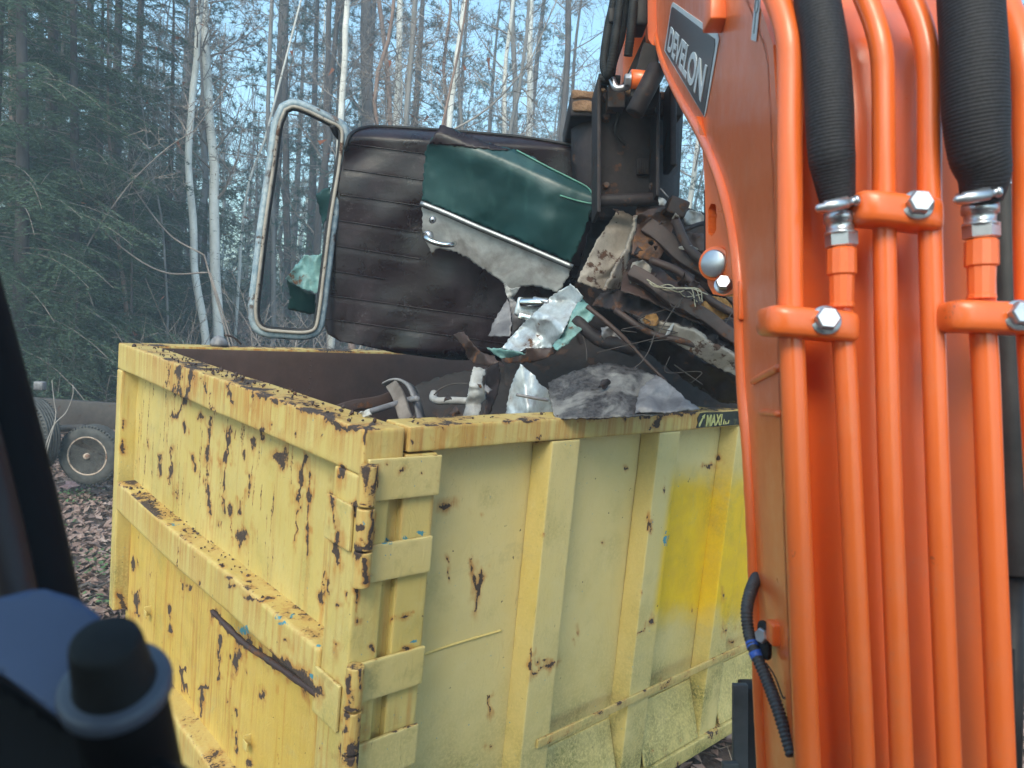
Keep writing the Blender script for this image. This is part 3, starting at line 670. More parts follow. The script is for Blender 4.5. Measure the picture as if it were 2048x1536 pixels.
# far side, front end, floor, inside skins
part('side_panel', (.10, 2.30, -1.6), (4.6, 2.306, -.05), 'side', res=.06, r=.002)
part('side_rail', (.10, 2.29, -.08), (4.6, 2.42, .0), 'far_rail', zt=0., r=.006, res=.02)
part('end_wall', (4.59, .1, -1.6), (4.66, 2.4, .0), 'side', res=.06)
obj('floor_plate', (lambda g: (L(g[0]), g[1]))(gbox((.09, .05, -1.66), (4.6, 2.38, -1.60), .2, .004)), MINNER, BIN)
def inner(name, lo, hi):
    V, F = gbox(lo, hi, .05, .001); V = dents(V, 1, .02, 1.3, 3); obj(name, (L(V), F), MINNER, BIN)
inner('inner_lining', (.12, 2.278, -1.59), (4.58, 2.286, -.012)); inner('inner_lining', (.30, .104, -1.59), (4.58, .112, -.03)); inner('inner_lining', (4.57, .12, -1.59), (4.58, 2.27, -.01)); inner('inner_lining', (.094, .13, -1.59), (.1, 2.27, -.14))
for uu in np.linspace(.55, .55, 1):
    for k in range(7):
        c = L([[1.02, 2.270, -.06 - k * .035]])[0]; obj('rivet', lathe([(0, .004), (.002, .0045), (.004, .002)], c, -DY, 8), MINNER, BIN)
for uu in (.5, 2.2, 3.9):
    for ww in (.35, 2.05):
        a = L([[uu, ww - .12, -1.745]])[0]; b = L([[uu, ww + .12, -1.745]])[0]
        obj('roller', cyl(a, b, .112, 24, .01), MTRAIL, BIN)
part('under_beam', (.15, .30, -1.76), (4.6, .44, -1.665), 'plain', res=.2); part('under_beam', (.15, 1.96, -1.76), (4.6, 2.10, -1.665), 'plain', res=.2)

# the torn black sticker on the rail: arrow and the letters MAXI...
MSTK = dirty_metal('black_sticker', (.018, .018, .014), (.03, .03, .022), .05, dirt=(.35, .30, .10), dirt_amt=.25, scale=16)
MSTY = simple('sticker_yellow', (.50, .44, .15), (.60, .54, .22), 30, .6, 0, .1, .001)
def side_l(x, y, off=0.):
    d = P(x, y, 1) - CAM; t = ((OB - CAM) @ DY + off) / (d @ DY); q = CAM + d * t - OB; return np.array([q @ DX, off, q[2]])
s0 = side_l(1402, 838); s1 = side_l(1489, 830)
sa, sb = s0[0] - .03, s1[0] + .25
out = [(sa + .012, -.008), (sa + .06, -.005), (sa + .20, -.008), (sb, -.005), (sb, -.072), (sa + .1, -.073), (sa - .005, -.072), (sa + .004, -.05), (sa - .004, -.03)]
def flat(poly, off, th):
    n = len(poly); V = [(a, off, z) for a, z in poly] + [(a, off + th, z) for a, z in poly]
    F = [list(range(n)), list(range(2 * n - 1, n - 1, -1))] + [[i, i + n, (i + 1) % n + n, (i + 1) % n] for i in range(n)]
    return L(V), F
stk = obj('sticker', flat(out, -.0045, .0025), MSTK, BIN, smooth=False)
def text_geo(body, size, mapf, sx=1., bold=.0, extr=.004):
    cu = bpy.data.curves.new('t', 'FONT'); cu.body = body; cu.size = size; cu.extrude = extr; cu.offset = bold; cu.resolution_u = 4
    o = bpy.data.objects.new('t', cu); COL.objects.link(o); dg = bpy.context.evaluated_depsgraph_get(); me = bpy.data.meshes.new_from_object(o.evaluated_get(dg))
    V = np.array([v.co[:] for v in me.vertices]); F = [list(p.vertices) for p in me.polygons]
    COL.objects.unlink(o); bpy.data.objects.remove(o); bpy.data.curves.remove(cu); bpy.data.meshes.remove(me)
    V[:, 0] *= sx
    return mapf(V), F
tm = lambda V: L(np.column_stack([sa + .062 + V[:, 0], np.full(len(V), -.0060) - V[:, 2] * .3, -.066 + V[:, 1]]))
obj('lettering', text_geo('MAXI', .070, tm, .78, .0016), MSTY, stk, smooth=False)
for a0, a1, z0, z1 in ((.205, .212, -.066, -.040), (.219, .226, -.066, -.050), (.231, .239, -.066, -.058), (.246, .251, -.064, -.046)):
    obj('torn_print', flat([(sa + a0, z0), (sa + a1, z0 + .001), (sa + a1 + .004, z1 - .003), (sa + a0 + .005, z1)], -.0062, .0015), MSTY, stk, smooth=False)
obj('arrow', flat([(sa + .012, -.066), (sa + .020, -.066), (sa + .040, -.030), (sa + .048, -.034), (sa + .050, -.012), (sa + .026, -.022), (sa + .032, -.026), (sa + .010, -.055)], -.0062, .0015), MSTY, stk, smooth=False)

# dented cap lying on the far rail
c = L([[.5, 2.36, .003]])[0]
t = thing('scrap_dome', c, 'small dented grey cap lying on the far rim of the dumpster', 'scrap')
V, F = lathe([(0, .052), (.015, .05), (.04, .036), (.054, .016), (.057, .001)], c, DZ, 20); V = V + (fbm(V * 25, 3, 4) - .5)[:, None] * .02 * np.array([1, 1, 0]); obj('dome', (V, F), MGREY, t)
obj('torn_edge', tube(spline([c + DX * .03 + DZ * .06, c + DX * .08 + DZ * .05, c + DX * .13 + DZ * .012], 8), .006, 6), MRUST, t)
# ------------------------------------------------------------------ the excavator: boom, pipes, hoses, arm, bucket, cab parts
EX = thing('excavator', np.array([.55, .75, 0]), 'orange excavator seen from its cab, its piped boom and bucket reaching over the dumpster', 'excavator')
SIDE_D = plane_d((1570, 700, 1.0), (1600, 1500, 1.0), (1483, 700, 1.33))
nearx = lambda y: float(np.interp(y, [-120, -40, 20, 90, 250, 450, 600, 900, 1200, 1620], [1462, 1496, 1523, 1546, 1555, 1561, 1566, 1575, 1586, 1605]))
rim_px = [(1306, -120), (1309, 0), (1313, 60), (1322, 110), (1345, 165), (1372, 215), (1400, 262), (1424, 312), (1446, 370), (1462, 430), (1474, 500), (1481, 580), (1484, 680), (1489, 780), (1498, 890), (1506, 1020), (1514, 1200), (1523, 1400), (1533, 1620)]
near_px = [(nearx(y), y) for y in (1620, 1400, 1200, 900, 600, 450, 250, 150, 90, 20, -40, -120)]
boom = obj('boom', sheet(rim_px + near_px, SIDE_D, 24, .014), MOR, EX, smooth=False)
rp = spline(rim_px, 90); rd = SIDE_D(rp[:, 0], rp[:, 1])
rimw = PA(np.column_stack([rp[:, 0], rp[:, 1], rd]))
kn = .0135 * (1 + .10 * (fbm(np.column_stack([np.arange(90) * .9, np.zeros(90), np.zeros(90)]), 2, 3) - .5))
obj('boom_flange', tube(rimw, kn, 14), MOR, boom)
# flange web going round the far side, so that the boom is a closed box
sdir = (P(1483, 700, 1.33) - P(1570, 700, 1.0)); sdir /= np.linalg.norm(sdir)
ndir = np.cross(P(1600, 1500, 1.0) - P(1570, 700, 1.0), sdir); ndir /= np.linalg.norm(ndir)
if ndir @ RT < 0: ndir = -ndir
def strip(pa, pb, th=.012):
    pa, pb = np.asarray(pa), np.asarray(pb); n = len(pa); nn = np.cross(pb[0] - pa[0], pa[-1] - pa[0]); nn /= np.linalg.norm(nn)
    V = np.concatenate([pa, pb, pa + nn * th, pb + nn * th]); F = []
    for i in range(n - 1):
        F += [[i, i + 1, n + i + 1, n + i], [2 * n + i, 3 * n + i, 3 * n + i + 1, 2 * n + i + 1], [i, 2 * n + i, 2 * n + i + 1, i + 1], [n + i, n + i + 1, 3 * n + i + 1, 3 * n + i]]
    F += [[0, n, 3 * n, 2 * n], [n - 1, 3 * n - 1, 4 * n - 1, 2 * n - 1]]
    return V, F
obj('boom_underside', strip(rimw[::3], rimw[::3] + ndir * .25), MOR, boom)
A0, B0 = P(1570, 700, 1.0), P(1600, 1500, 1.0)
nl = spline([(nearx(y), y) for y in (-120, -40, 20, 90, 150, 250, 450, 600, 900, 1200, 1620)], 60)
nw = PA(np.column_stack([nl[:, 0], nl[:, 1], SIDE_D(nl[:, 0], nl[:, 1])]))
obj('boom_top_plate', strip(nw + sdir * .03, nw + sdir * .03 + ndir * .266, .012), MOR, boom)
obj('boom_side_plate', strip(nw + sdir * .03 + ndir * .266, np.array([rimw[min(89, int(i * 89 / 59))] for i in range(59, -1, -1)])[::1] + ndir * .25), MOR, boom)
# small weld bead and raised bumps on the side plate
def on_side(x, y, off=0.):
    d = SIDE_D(np.array([x], float), np.array([y], float))[0]; return P(x, y, d - off)
obj('weld_bead', tube(spline([on_side(1507, 763, .004), on_side(1530, 750, .006), on_side(1560, 735, .004)], 10), .006, 8), MOR, boom)
obj('weld_bead', tube(spline([on_side(1522, 824, .003), on_side(1560, 828, .004)], 6), .005, 8), MOR, boom)
# decal with the maker's lettering
DEC = [(1345, 3), (1441, 68), (1411, 236), (1329, 101)]
Wd = [on_side(x, y, .004) for x, y in DEC]
def quad_map(Wq, off):
    nq = np.cross(Wq[1] - Wq[0], Wq[3] - Wq[0]); nq /= np.linalg.norm(nq)
    if nq @ (CAM - Wq[0]) < 0: nq = -nq
    def f(s, t, h=0):
        s, t = np.asarray(s)[:, None], np.asarray(t)[:, None]
        return (1 - s) * (1 - t) * Wq[0] + s * (1 - t) * Wq[1] + s * t * Wq[2] + (1 - s) * t * Wq[3] + nq * (off + np.asarray(h))[:, None] if np.ndim(h) else (1 - s) * (1 - t) * Wq[0] + s * (1 - t) * Wq[1] + s * t * Wq[2] + (1 - s) * t * Wq[3] + nq * (off + h)
    return f
qm = quad_map(Wd, 0.)
def qpoly(qm, poly, th, off=0.):
    a = np.array(poly); n = len(a); V = np.concatenate([qm(a[:, 0], a[:, 1], off), qm(a[:, 0], a[:, 1], off + th)])
    return V, [list(range(n))[::-1], list(range(n, 2 * n))] + [[i, (i + 1) % n, (i + 1) % n + n, i + n] for i in range(n)]
MWPRINT = simple('white_print', (.62, .62, .64), (.70, .70, .72), 20, .45, 0, 0)
MDECAL = simple('dark_decal', (.020, .020, .026), (.032, .032, .04), 6, .3, 0, .03)
decal = obj('decal', qpoly(qm, [(.03, 0), (.97, .01), (1, .06), (1, .9), (.99, 1), (0, 1), (0, .06)], .0015), MWPRINT, boom, smooth=False)
obj('decal_field', qpoly(qm, [(.05, .07), (.955, .075), (.972, .13), (.985, .985), (.045, .955), (.022, .12)], .0014, .0015), MDECAL, decal, smooth=False)
def dm(V):
    x = V[:, 0]; s = .11 + (x - x.min()) / (x.max() - x.min()) * .82; t = .88 - (V[:, 1] - V[:, 1].min()) / (V[:, 1].max() - V[:, 1].min()) * .48
    return qm(s, t, .0035 + V[:, 2])
obj('lettering', text_geo('DEVELON', 1., dm, 1., .032, .0012), MWPRINT, decal, smooth=False)
# small instruction label with a spanner drawn on it
lq = [on_side(1513, -20, .004), on_side(1524, -20, .004), on_side(1513, 83, .004), on_side(1503, 79, .004)]
qs = quad_map(lq, 0.)
lab = obj('label', qpoly(qs, [(0, 0), (1, 0), (1, 1), (0, 1)], .001), MWPRINT, boom, smooth=False)
MPRN = simple('grey_print', (.10, .10, .11), (.14, .14, .15), 20, .5, 0, 0)
obj('printed_ring', (lambda V: (V[0], V[1]))(tube([qs([.5 + .30 * math.cos(a)], [.30 + .14 * math.sin(a)], .0014)[0] for a in np.linspace(0, 6.283, 18)[:-1]], .0008, 5, closed=True)), MPRN, lab)
obj('printed_line', tube([qs([.5], [.44], .0014)[0], qs([.5], [.86], .0014)[0]], .0009, 5), MPRN, lab)
# dark bracket at the top edge of the side plate
obj('bracket', cbox(1421, -60, 1462, 37, 1.36, 1.42, .004), MOR, boom)
# lug on the underside with its slot, pin boss, pin and nut
LUGD = plane_d((1412, 420, 1.66), (1412, 580, 1.64), (1475, 480, 1.52))
lug = obj('lug', sheet([(1392, 232), (1404, 290), (1409, 360), (1411, 430), (1412, 540), (1416, 570), (1426, 588), (1446, 592), (1478, 585), (1478, 470), (1452, 380), (1425, 305)], LUGD, 2.6, .025, holes=[(1425.5 - k * .18, 412 + k * 6, 5 + 2.2 * math.sin(k / 9 * 3.14)) for k in range(10)]), MOR, EX, smooth=False)
obj('lug_backing', sheet([(1408, 380), (1446, 380), (1446, 500), (1408, 500)], lambda x, y: LUGD(x, y) + .05, 30, .01), MBLACKM, lug, smooth=False)
bax = P(1470, 533, 1.66) - P(1428, 527, 1.575); bax /= np.linalg.norm(bax)
bc = P(1428, 527, 1.58); obj('pin_boss', lathe([(0, .026), (.001, .034), (.003, .0365), (.010, .037), (.085, .037)], bc, bax, 30), MOR, lug)
obj('pin', lathe([(-.006, .001), (-.006, .026), (-.003, .029), (.02, .029)], bc, bax, 26), MZINC, lug)
nb = P(1447, 570, 1.5); 
def hexbolt(name, c, axis, r, h, parent, washer=True, mat=None):
    axis = np.asarray(axis, float) / np.linalg.norm(axis); b = obj(name, tube([c, c + axis * h * .82, c + axis * h], [r, r, r * .86], 6), mat or MZINC, parent, smooth=False)
    if washer: obj('washer', lathe([(-.004, .001), (-.004, r * 1.22), (-.0005, r * 1.26), (.0005, r * 1.22), (.0006, .001)], c, axis, 24), mat or MZINC, b)
    return b
hexbolt('nut', nb, bax * -.4 - FW * .6 + UP * .25, .015, .022, lug)
obj('bracket', cbox(1478, 560, 1500, 640, 1.30, 1.33, .004), MOR, lug)
# hydraulic pipes over the boom
def pxtube(pts, rpx, n=70, sides=20, **k):
    p = spline(pts, n); return tube(PA(p[:, :3]), (rpx * p[:, 2] / FPX) if np.isscalar(rpx) else np.interp(np.linspace(0, 1, n), np.linspace(0, 1, len(rpx)), rpx) * p[:, 2] / FPX, sides, **k)
D1, D2, D3, D4, D5, D6 = .965, .955, .945, .935, .92, .91
obj('hydraulic_pipe', pxtube([(1508, -110, 1.03), (1545, -25, .99), (1566, 30, .975), (1577, 75, D1), (1580, 130, D1), (1579, 300, D1), (1581, 600, D1), (1588, 800, D1), (1597, 1050, D1), (1610, 1400, D1), (1620, 1640, D1)], 25), MOR, EX)
obj('hydraulic_pipe', pxtube([(1683, 485, D2), (1684, 640, D2), (1691, 740, D2), (1703, 1000, D2), (1717, 1300, D2), (1732, 1640, D2)], 22), MOR, EX)
obj('hydraulic_pipe', pxtube([(1690, -120, 1.02), (1722, -25, .97), (1746, 35, .955), (1760, 85, D3), (1766, 140, D3), (1768, 400, D3), (1773, 700, D3), (1782, 1000, D3), (1798, 1400, D3), (1808, 1640, D3)], 22), MOR, EX)
obj('hydraulic_pipe', pxtube([(1775, -120, 1.0), (1812, -20, .96), (1838, 40, .945), (1853, 95, D4), (1858, 150, D4), (1859, 400, D4), (1867, 700, D4), (1877, 1000, D4), (1893, 1400, D4), (1904, 1640, D4)], 22.5), MOR, EX)
obj('hydraulic_pipe', pxtube([(1962, 480, D5), (1965, 640, D5), (1971, 740, D5), (1981, 1000, D5), (1998, 1400, D5), (2008, 1640, D5)], 25), MOR, EX)
obj('hydraulic_pipe', pxtube([(1975, -120, 1.0), (2008, 0, .95), (2032, 60, .925), (2046, 120, D6), (2051, 200, D6), (2054, 450, D6), (2058, 600, D6), (2066, 750, D6), (2080, 1000, D6), (2100, 1400, D6), (2112, 1640, D6)], 25), MOR, EX)
for (x0, y0, x1, y1, d, bx, by, sk) in ((1541, 614, 1733, 676, .925, 1652, 640, -8), (1724, 382, 1905, 448, .905, 1836, 409, -10), (1913, 600, 2112, 664, .88, 2040, 630, -4)):
    V, F = cbox(x0, y0, x1, y1, d, d + .055, .011, .012)
    c0 = P((x0 + x1) / 2, (y0 + y1) / 2, d) - CAM; xx = (V - CAM - c0) @ RT; half = (x1 - x0) / 2 * d / FPX
    V = V + np.outer(xx / half * (-sk) * d / FPX, UP) * -1 + np.outer(np.clip(np.abs(xx / half) - .55, 0, 1) ** 2 * .06, FW)
    cl = obj('pipe_clamp', (V, F), MOR, EX)
    hexbolt('bolt', P(bx, by, d - .0005), -FW + RT * -.12 + UP * .18, .0150, .013, cl)
# sleeved hoses, hose clamps, fittings
MHOSE = M('ribbed_hose_sleeve')
wv_ = MHOSE.n('ShaderNodeTexNoise'); wv_.inputs['Scale'].default_value = 300; MHOSE.l(MHOSE.vec((1, 1, 1)), wv_.inputs['Vector'])
MHOSE.set('Base Color', MHOSE.ramp(wv_.outputs['Fac'], [(.3, (.007, .0055, .0075)), (.7, (.021, .016, .021))])); MHOSE.set('Roughness', .72); MHOSE.bump(wv_.outputs['Fac'], .3, .001); MHOSE = MHOSE.m
def ribbed(pts, rpx, step, amp, sides=28):
    p = spline(pts, 400); r = np.interp(np.linspace(0, 1, len(p)), np.linspace(0, 1, len(rpx)), rpx) * p[:, 2] / FPX; W = PA(p[:, :3])
    s = np.concatenate([[0], np.cumsum(np.linalg.norm(np.diff(W, axis=0), axis=1))]); n = int(s[-1] / step * 4); t = np.linspace(0, s[-1], n)
    W = np.stack([np.interp(t, s, W[:, k]) for k in range(3)], 1); r = np.interp(t, s, r)
    return tube(W, r * (1 + amp * np.sin(np.arange(n) * math.pi / 2)), sides)
obj('hose', ribbed([(1622, -110, .97), (1634, 0, .95), (1649, 90, .94), (1657, 190, .935), (1662, 300, .935), (1668, 350, .94), (1676, 405, .945)], [42, 43, 43, 45, 46, 44, 33], 0.0042, .011), MHOSE, EX)
obj('hose', ribbed([(1938, -110, .90), (1941, 0, .89), (1947, 100, .885), (1950, 200, .885), (1957, 300, .89), (1968, 350, .895), (1962, 400, .905)], [58, 59, 59, 60, 60, 54, 38], 0.0042, .011), MHOSE, EX)
def fitting(x, y, d, s):
    up = P(x, y - 10, d) - P(x, y + 10, d); up /= np.linalg.norm(up); k = d / FPX
    hc = obj('hose_clamp', lathe([(-9 * k, 33 * s * k), (-8 * k, 37 * s * k), (8 * k, 37 * s * k), (9 * k, 33 * s * k)], P(x, y, d), up, 30), MZINC, EX)
    a, b = P(x - 46 * s, y + 8, d - .030), P(x + 40 * s, y - 10, d - .032); t = (b - a) / np.linalg.norm(b - a); ln = np.linalg.norm(b - a)
    obj('clamp_screw', lathe([(0, .002), (.002, .005), (.010, .0055), (.012, .0075), (ln * .75, .0078), (ln * .77, .005), (ln * .9, .005), (ln * .92, .007), (ln, .006)], a, t, 16), MZINC, hc)
    f = obj('hose_fitting', lathe([(-16 * k, 28 * s * k), (-17 * k, 31 * s * k), (-34 * k, 31 * s * k), (-36 * k, 27 * s * k), (-52 * k, 26 * s * k), (-54 * k, 29 * s * k), (-60 * k, 30 * s * k)], P(x + 3, y, d), up, 30), MZINC, EX)
    obj('hex_nut', tube([P(x + 5, y + 52, d) , P(x + 5, y + 55, d), P(x + 6, y + 82, d), P(x + 6, y + 85, d)], np.array([24, 29, 29, 25]) * s * k * 1.06, 6), MZINC, f, smooth=False)
    obj('hex_nut', tube([P(x + 4, y + 20, d), P(x + 4, y + 22, d), P(x + 4, y + 36, d), P(x + 4, y + 38, d)], np.array([26, 30, 30, 26]) * s * k * 1.02, 6), MZINC, f, smooth=False)
    obj('pipe_collar', lathe([(-86 * k, 24 * s * k), (-90 * k, 28 * s * k), (-138 * k, 28.5 * s * k), (-142 * k, 24 * s * k), (-196 * k, 22.5 * s * k), (-198 * k, 24.5 * s * k), (-204 * k, 24.5 * s * k), (-206 * k, 22.5 * s * k)], P(x + 6, y, d), up, 12), MOR, EX, smooth=False)
fitting(1677, 410, .948, 1.0); fitting(1957, 393, .91, 1.08)
# corrugated conduit low on the boom, its clip, bolt and blue tape
MCOND = simple('grey_conduit', (.035, .032, .036), (.06, .056, .062), 30, .55, 0, .1, .001)
obj('conduit', ribbed([(1530, 1130, 1.32), (1508, 1165, 1.24), (1494, 1215, 1.2), (1497, 1262, 1.18), (1510, 1305, 1.15), (1532, 1355, 1.12), (1556, 1420, 1.08), (1584, 1512, 1.04)], [10, 11.5, 11.5, 11, 11.5, 12, 12, 12], .0058, .11, 16), MCOND, EX)
MBLUE = simple('blue_tape', (.03, .09, .42), (.05, .13, .52), 30, .4, 0, .05)
obj('tape', pxtube([(1503, 1283, 1.165), (1507, 1297, 1.158)], 12.6, 4, 16), MBLUE, EX); obj('tape', pxtube([(1509, 1303, 1.15), (1515, 1316, 1.144)], 12.6, 4, 16), MBLUE, EX)
cl = obj('conduit_clip', cbox(1528, 1252, 1548, 1326, 1.13, 1.17, .012), MRUBBER, EX)
obj('clip_tab', cbox(1545, 1250, 1582, 1294, 1.10, 1.13, .003), MOR, cl)
hexbolt('bolt', P(1530, 1271, 1.14), P(1512, 1272, 1.13) - P(1530, 1271, 1.14), .0115, .012, cl)
obj('wire', tube(spline([P(1532, 1326, 1.12), P(1549, 1352, 1.1), P(1568, 1398, 1.08), P(1575, 1380, 1.08)], 14), .0012, 5), MBLACKM, EX)
# dark cylinder and plates behind the boom at the right edge
obj('boom_cylinder', cyl(P(2002, 380, 1.32), P(2026, 1150, 1.25), .036, 28, .004), MBLACKM, EX)
obj('boom_cylinder', tube([P(2026, 1150, 1.25), P(2016, 1640, 1.2)], .018, 20), MBLACKM, EX)
obj('guard_plate', sheet([(1985, 420), (2060, 440), (2060, 560), (1998, 520)], plane_d((1985, 420, 1.5), (2060, 440, 1.5), (1998, 520, 1.52)), 20, .01), MGREY, EX, smooth=False)
obj('guard_plate', sheet([(2003, 1290), (2020, 1300), (2026, 1640), (2006, 1640)], plane_d((2003, 1290, 1.22), (2026, 1300, 1.2), (2026, 1640, 1.2)), 30, .01), MBLACKM, EX, smooth=False)
obj('white_label', cbox(2020, 1432, 2030, 1478, 1.18, 1.185, .002), MWPRINT, EX)  # small white label at the right edge
# blade upright between the bin and the boom
bl = obj('blade_upright', cbox(1490, 1378, 1540, 1660, 1.62, 1.68, .006), MBLACKM, EX)
MGRP = simple('grey_steel_plate', (.035, .036, .04), (.06, .06, .066), 12, .55, 0, .15, .003)
obj('plate', cbox(1467, 1370, 1497, 1660, 1.60, 1.615, .003), MGRP, bl); obj('plate', cbox(1446, 1527, 1478, 1660, 1.585, 1.60, .003), MGRP, bl)
# arm, linkage and bucket hanging over the wreck
AD = 3.0
arm = obj('arm', cbox(1246, -80, 1300, 168, AD + .12, AD + .5, .01, .05), MOR, EX)
obj('arm_web', sheet([(1288, -80), (1332, -80), (1330, 70), (1312, 100), (1296, 78)], lambda x, y: AD - .05 + 0 * x, 12, .05), MOR, arm, smooth=False)
obj('arm_web', sheet([(1246, 165), (1290, 70), (1322, 110), (1296, 160)], lambda x, y: AD + .02 + 0 * x, 12, .05), MBLACKM, arm, smooth=False)
obj('manifold', cbox(1272, -60, 1296, 48, AD - .12, AD, .008), MBLACKM, arm); obj('manifold', cbox(1217, 14, 1232, 44, AD - .02, AD + .08, .006), MBLACKM, arm)
for pts in ([(1246, -90, AD - .1), (1240, 0, AD - .1), (1230, 80, AD - .12), (1222, 130, AD - .1), (1215, 150, AD - .08), (1208, 130, AD - .05), (1216, 60, AD), (1228, 0, AD + .02), (1232, -60, AD + .05)],
            [(1268, -90, AD - .13), (1268, -20, AD - .13), (1262, 60, AD - .15), (1256, 112, AD - .13)],
            [(1252, -90, AD), (1250, 0, AD - .03), (1242, 70, AD - .05), (1226, 125, AD - .05), (1222, 152, AD - .03)]):
    obj('hose', ribbed(pts, [8.5, 8.5, 9, 9, 8.5], .011, .05, 12), MRUBBER, arm)
obj('hose_elbow', tube(spline([P(1224, 158, AD - .05), P(1232, 176, AD - .06), P(1246, 176, AD - .06), P(1258, 172, AD - .06)], 12), .014, 10), MZINC, arm)
obj('pin_boss', lathe([(0, .02), (.004, .036), (.09, .036), (.1, .03)], P(1260, 158, AD - .1), RT + FW * .2, 20), MOR, arm)
hexbolt('nut', P(1259, 160, AD - .1), -RT, .024, .02, arm)
obj('linkage', sheet([(1270, 150), (1288, 84), (1312, 92), (1322, 150), (1312, 215), (1280, 220), (1262, 190)], lambda x, y: AD - .09 + 0 * x, 12, .06), MBLACKM, arm, smooth=False)
obj('cylinder_rod', lathe([(0, .03), (.004, .036), (.2, .037), (.205, .03)], P(1268, 228, AD - .14), P(1300, 165, AD - .14) - P(1268, 228, AD - .14), 20), MBUCKET, arm)
th = obj('thumb', sheet([(1196, 155), (1205, 150), (1218, 180), (1322, 186), (1316, 300), (1315, 395), (1300, 412), (1205, 405), (1192, 420), (1190, 330), (1196, 318)], lambda x, y: AD + .16 + (y - 300) * .0003, 10, .05), MBUCKET, EX, smooth=False)
obj('side_rib', cbox(1194, 158, 1202, 424, AD + .03, AD + .24, .004), MBUCKET, th); obj('side_rib', cbox(1312, 160, 1320, 392, AD + .03, AD + .24, .004), MBUCKET, th)
obj('cross_tube', cyl(P(1196, 402, AD + .12), P(1316, 398, AD + .12), .028, 16, .004), MBUCKET, th)
obj('pin', cyl(P(1196, 158, AD + .10), P(1240, 162, AD + .10), .022, 16, .004), MBLACKM, th)
cst = obj('casting_mark', cbox(1274, 316, 1299, 348, AD + .150, AD + .165, .002), MBUCKET, th)
for k in range(5): obj('raised_bar', cbox(1276 + k * 4.6, 320, 1278.4 + k * 4.6, 344, AD + .146, AD + .152, .001), MBUCKET, cst)
for (x, y, r_) in ((1212, 196, .016), (1212, 236, .016), (1306, 214, .016), (1306, 372, .014), (1212, 372, .014)): hexbolt('bolt', P(x, y, AD + .13), -FW, r_, .02, th, mat=MRUST)
obj('grease_line', tube(spline([P(1226, 190, AD + .1), P(1236, 230, AD + .08), P(1230, 262, AD + .1), P(1250, 290, AD + .12)], 16), .007, 6), MRUBBER, th)
obj('stop_plate', cbox(1216, 170, 1250, 214, AD + .02, AD + .10, .004), MRUST, th); obj('stop_plate', cbox(1284, 196, 1312, 224, AD + .02, AD + .08, .004), MBUCKET, th)
for k in range(4):
    q = P(1206 + k * 26, 176 + rng.normal() * 4, AD + .05); g = lump(q, .022, k + 40); obj('mud_clod', g, MMUD, th)
BD = AD + .42
bk = obj('bucket', (lambda g: g)(sheet([(1141, 196), (1150, 186), (1350, 186), (1366, 205), (1366, 240), (1358, 390), (1348, 440), (1160, 440), (1150, 410), (1142, 320)], lambda x, y: BD + ((x - 1255) / 110.) ** 4 * .12 + ((y - 320) / 130.) ** 2 * .05, 10, .05)), MBUCKET, EX)
obj('bucket_lip', cbox(1140, 190, 1366, 232, BD - .02, BD + .5, .012, .03), MBUCKET, bk)
g = cbox(1143, 183, 1364, 200, BD - .03, BD + .5, .012, .02); V = g[0] + ((fbm(g[0] * 14, 4, 3) - .4) * .04)[:, None] * DZ; obj('mud_crust', (V, g[1]), MMUD, bk)
g = cbox(1145, 200, 1200, 222, BD - .035, BD, .012, .012); V = g[0] + ((fbm(g[0] * 20, 4, 9) - .5) * .02)[:, None] * DZ; obj('mud_crust', (V, g[1]), MMUD, bk)
for xx in (1290, 1340): obj('bucket_ear', cbox(xx, 160, xx + 14, 330, BD - .16, BD, .008), MBUCKET, bk)
# cab pillar, grab rail bracket and its rubber cap, close to the lens
MCAB = simple('cab_plastic', (.006, .0055, .0065), (.010, .009, .0105), 6, .7, 0, .05, spec=.15)
MCABR = simple('cab_inner_red', (.018, .008, .008), (.025, .011, .011), 6, .5, 0, .05)
obj('cab_pillar', pxtube([(-185, 120, .50), (-100, 480, .50), (-40, 720, .50), (16, 960, .49), (62, 1180, .48), (120, 1500, .47), (150, 1700, .46)], [70, 66, 70, 76, 80, 84, 84], 30, 20), MCAB, EX)
obj('pillar_trim', pxtube([(-110, 640, .47), (-50, 860, .46), (0, 1080, .455), (50, 1330, .44)], [30, 42, 46, 46], 16, 14), MCABR, EX)
MBRK = simple('blue_grey_cap', (.045, .072, .16), (.06, .09, .19), 5, .5, 0, .05)
bd = .36
ax = UP * .80 + FW * -.46 + RT * .10; ax /= np.linalg.norm(ax)
br = obj('grab_rail_socket', lathe([(0, .001), (0, .0185), (-.0012, .0205), (-.004, .0215), (-.02, .0215), (-.2, .023)], P(236, 1388, bd), ax, 40), MCAB, EX)
obj('socket_flange', lathe([(.0045, .001), (.0045, .0225), (.003, .0248), (.000, .0255), (-.004, .0252), (-.006, .023)], P(232, 1372, bd), ax, 48), simple('pale_grey_flange', (.06, .07, .10), (.085, .095, .13), 6, .4, 0, .03), br)
obj('rubber_cap', lathe([(.0, .0185), (.004, .0192), (.008, .0178), (.030, .0158), (.0335, .0150), (.0352, .0130), (.036, .001)], P(233, 1378, bd), ax, 40), MRUBBER, br)
a = plane_d((0, 1250, .395), (200, 1200, .40), (150, 1400, .372))
g = sheet([(-150, 1240), (-40, 1205), (60, 1180), (90, 1178), (150, 1196), (190, 1225), (250, 1330), (240, 1400), (170, 1450), (110, 1430), (20, 1360), (-60, 1310), (-150, 1270)], a, 16, .006)
obj('bracket_plate', g, MBRK, br)
g = sheet([(-160, 1290), (-60, 1330), (40, 1395), (120, 1450), (200, 1480), (260, 1475), (380, 1560), (380, 1700), (-160, 1700)], lambda x, y: a(x, y) + .012, 24, .03)
obj('console', g, MCAB, EX)

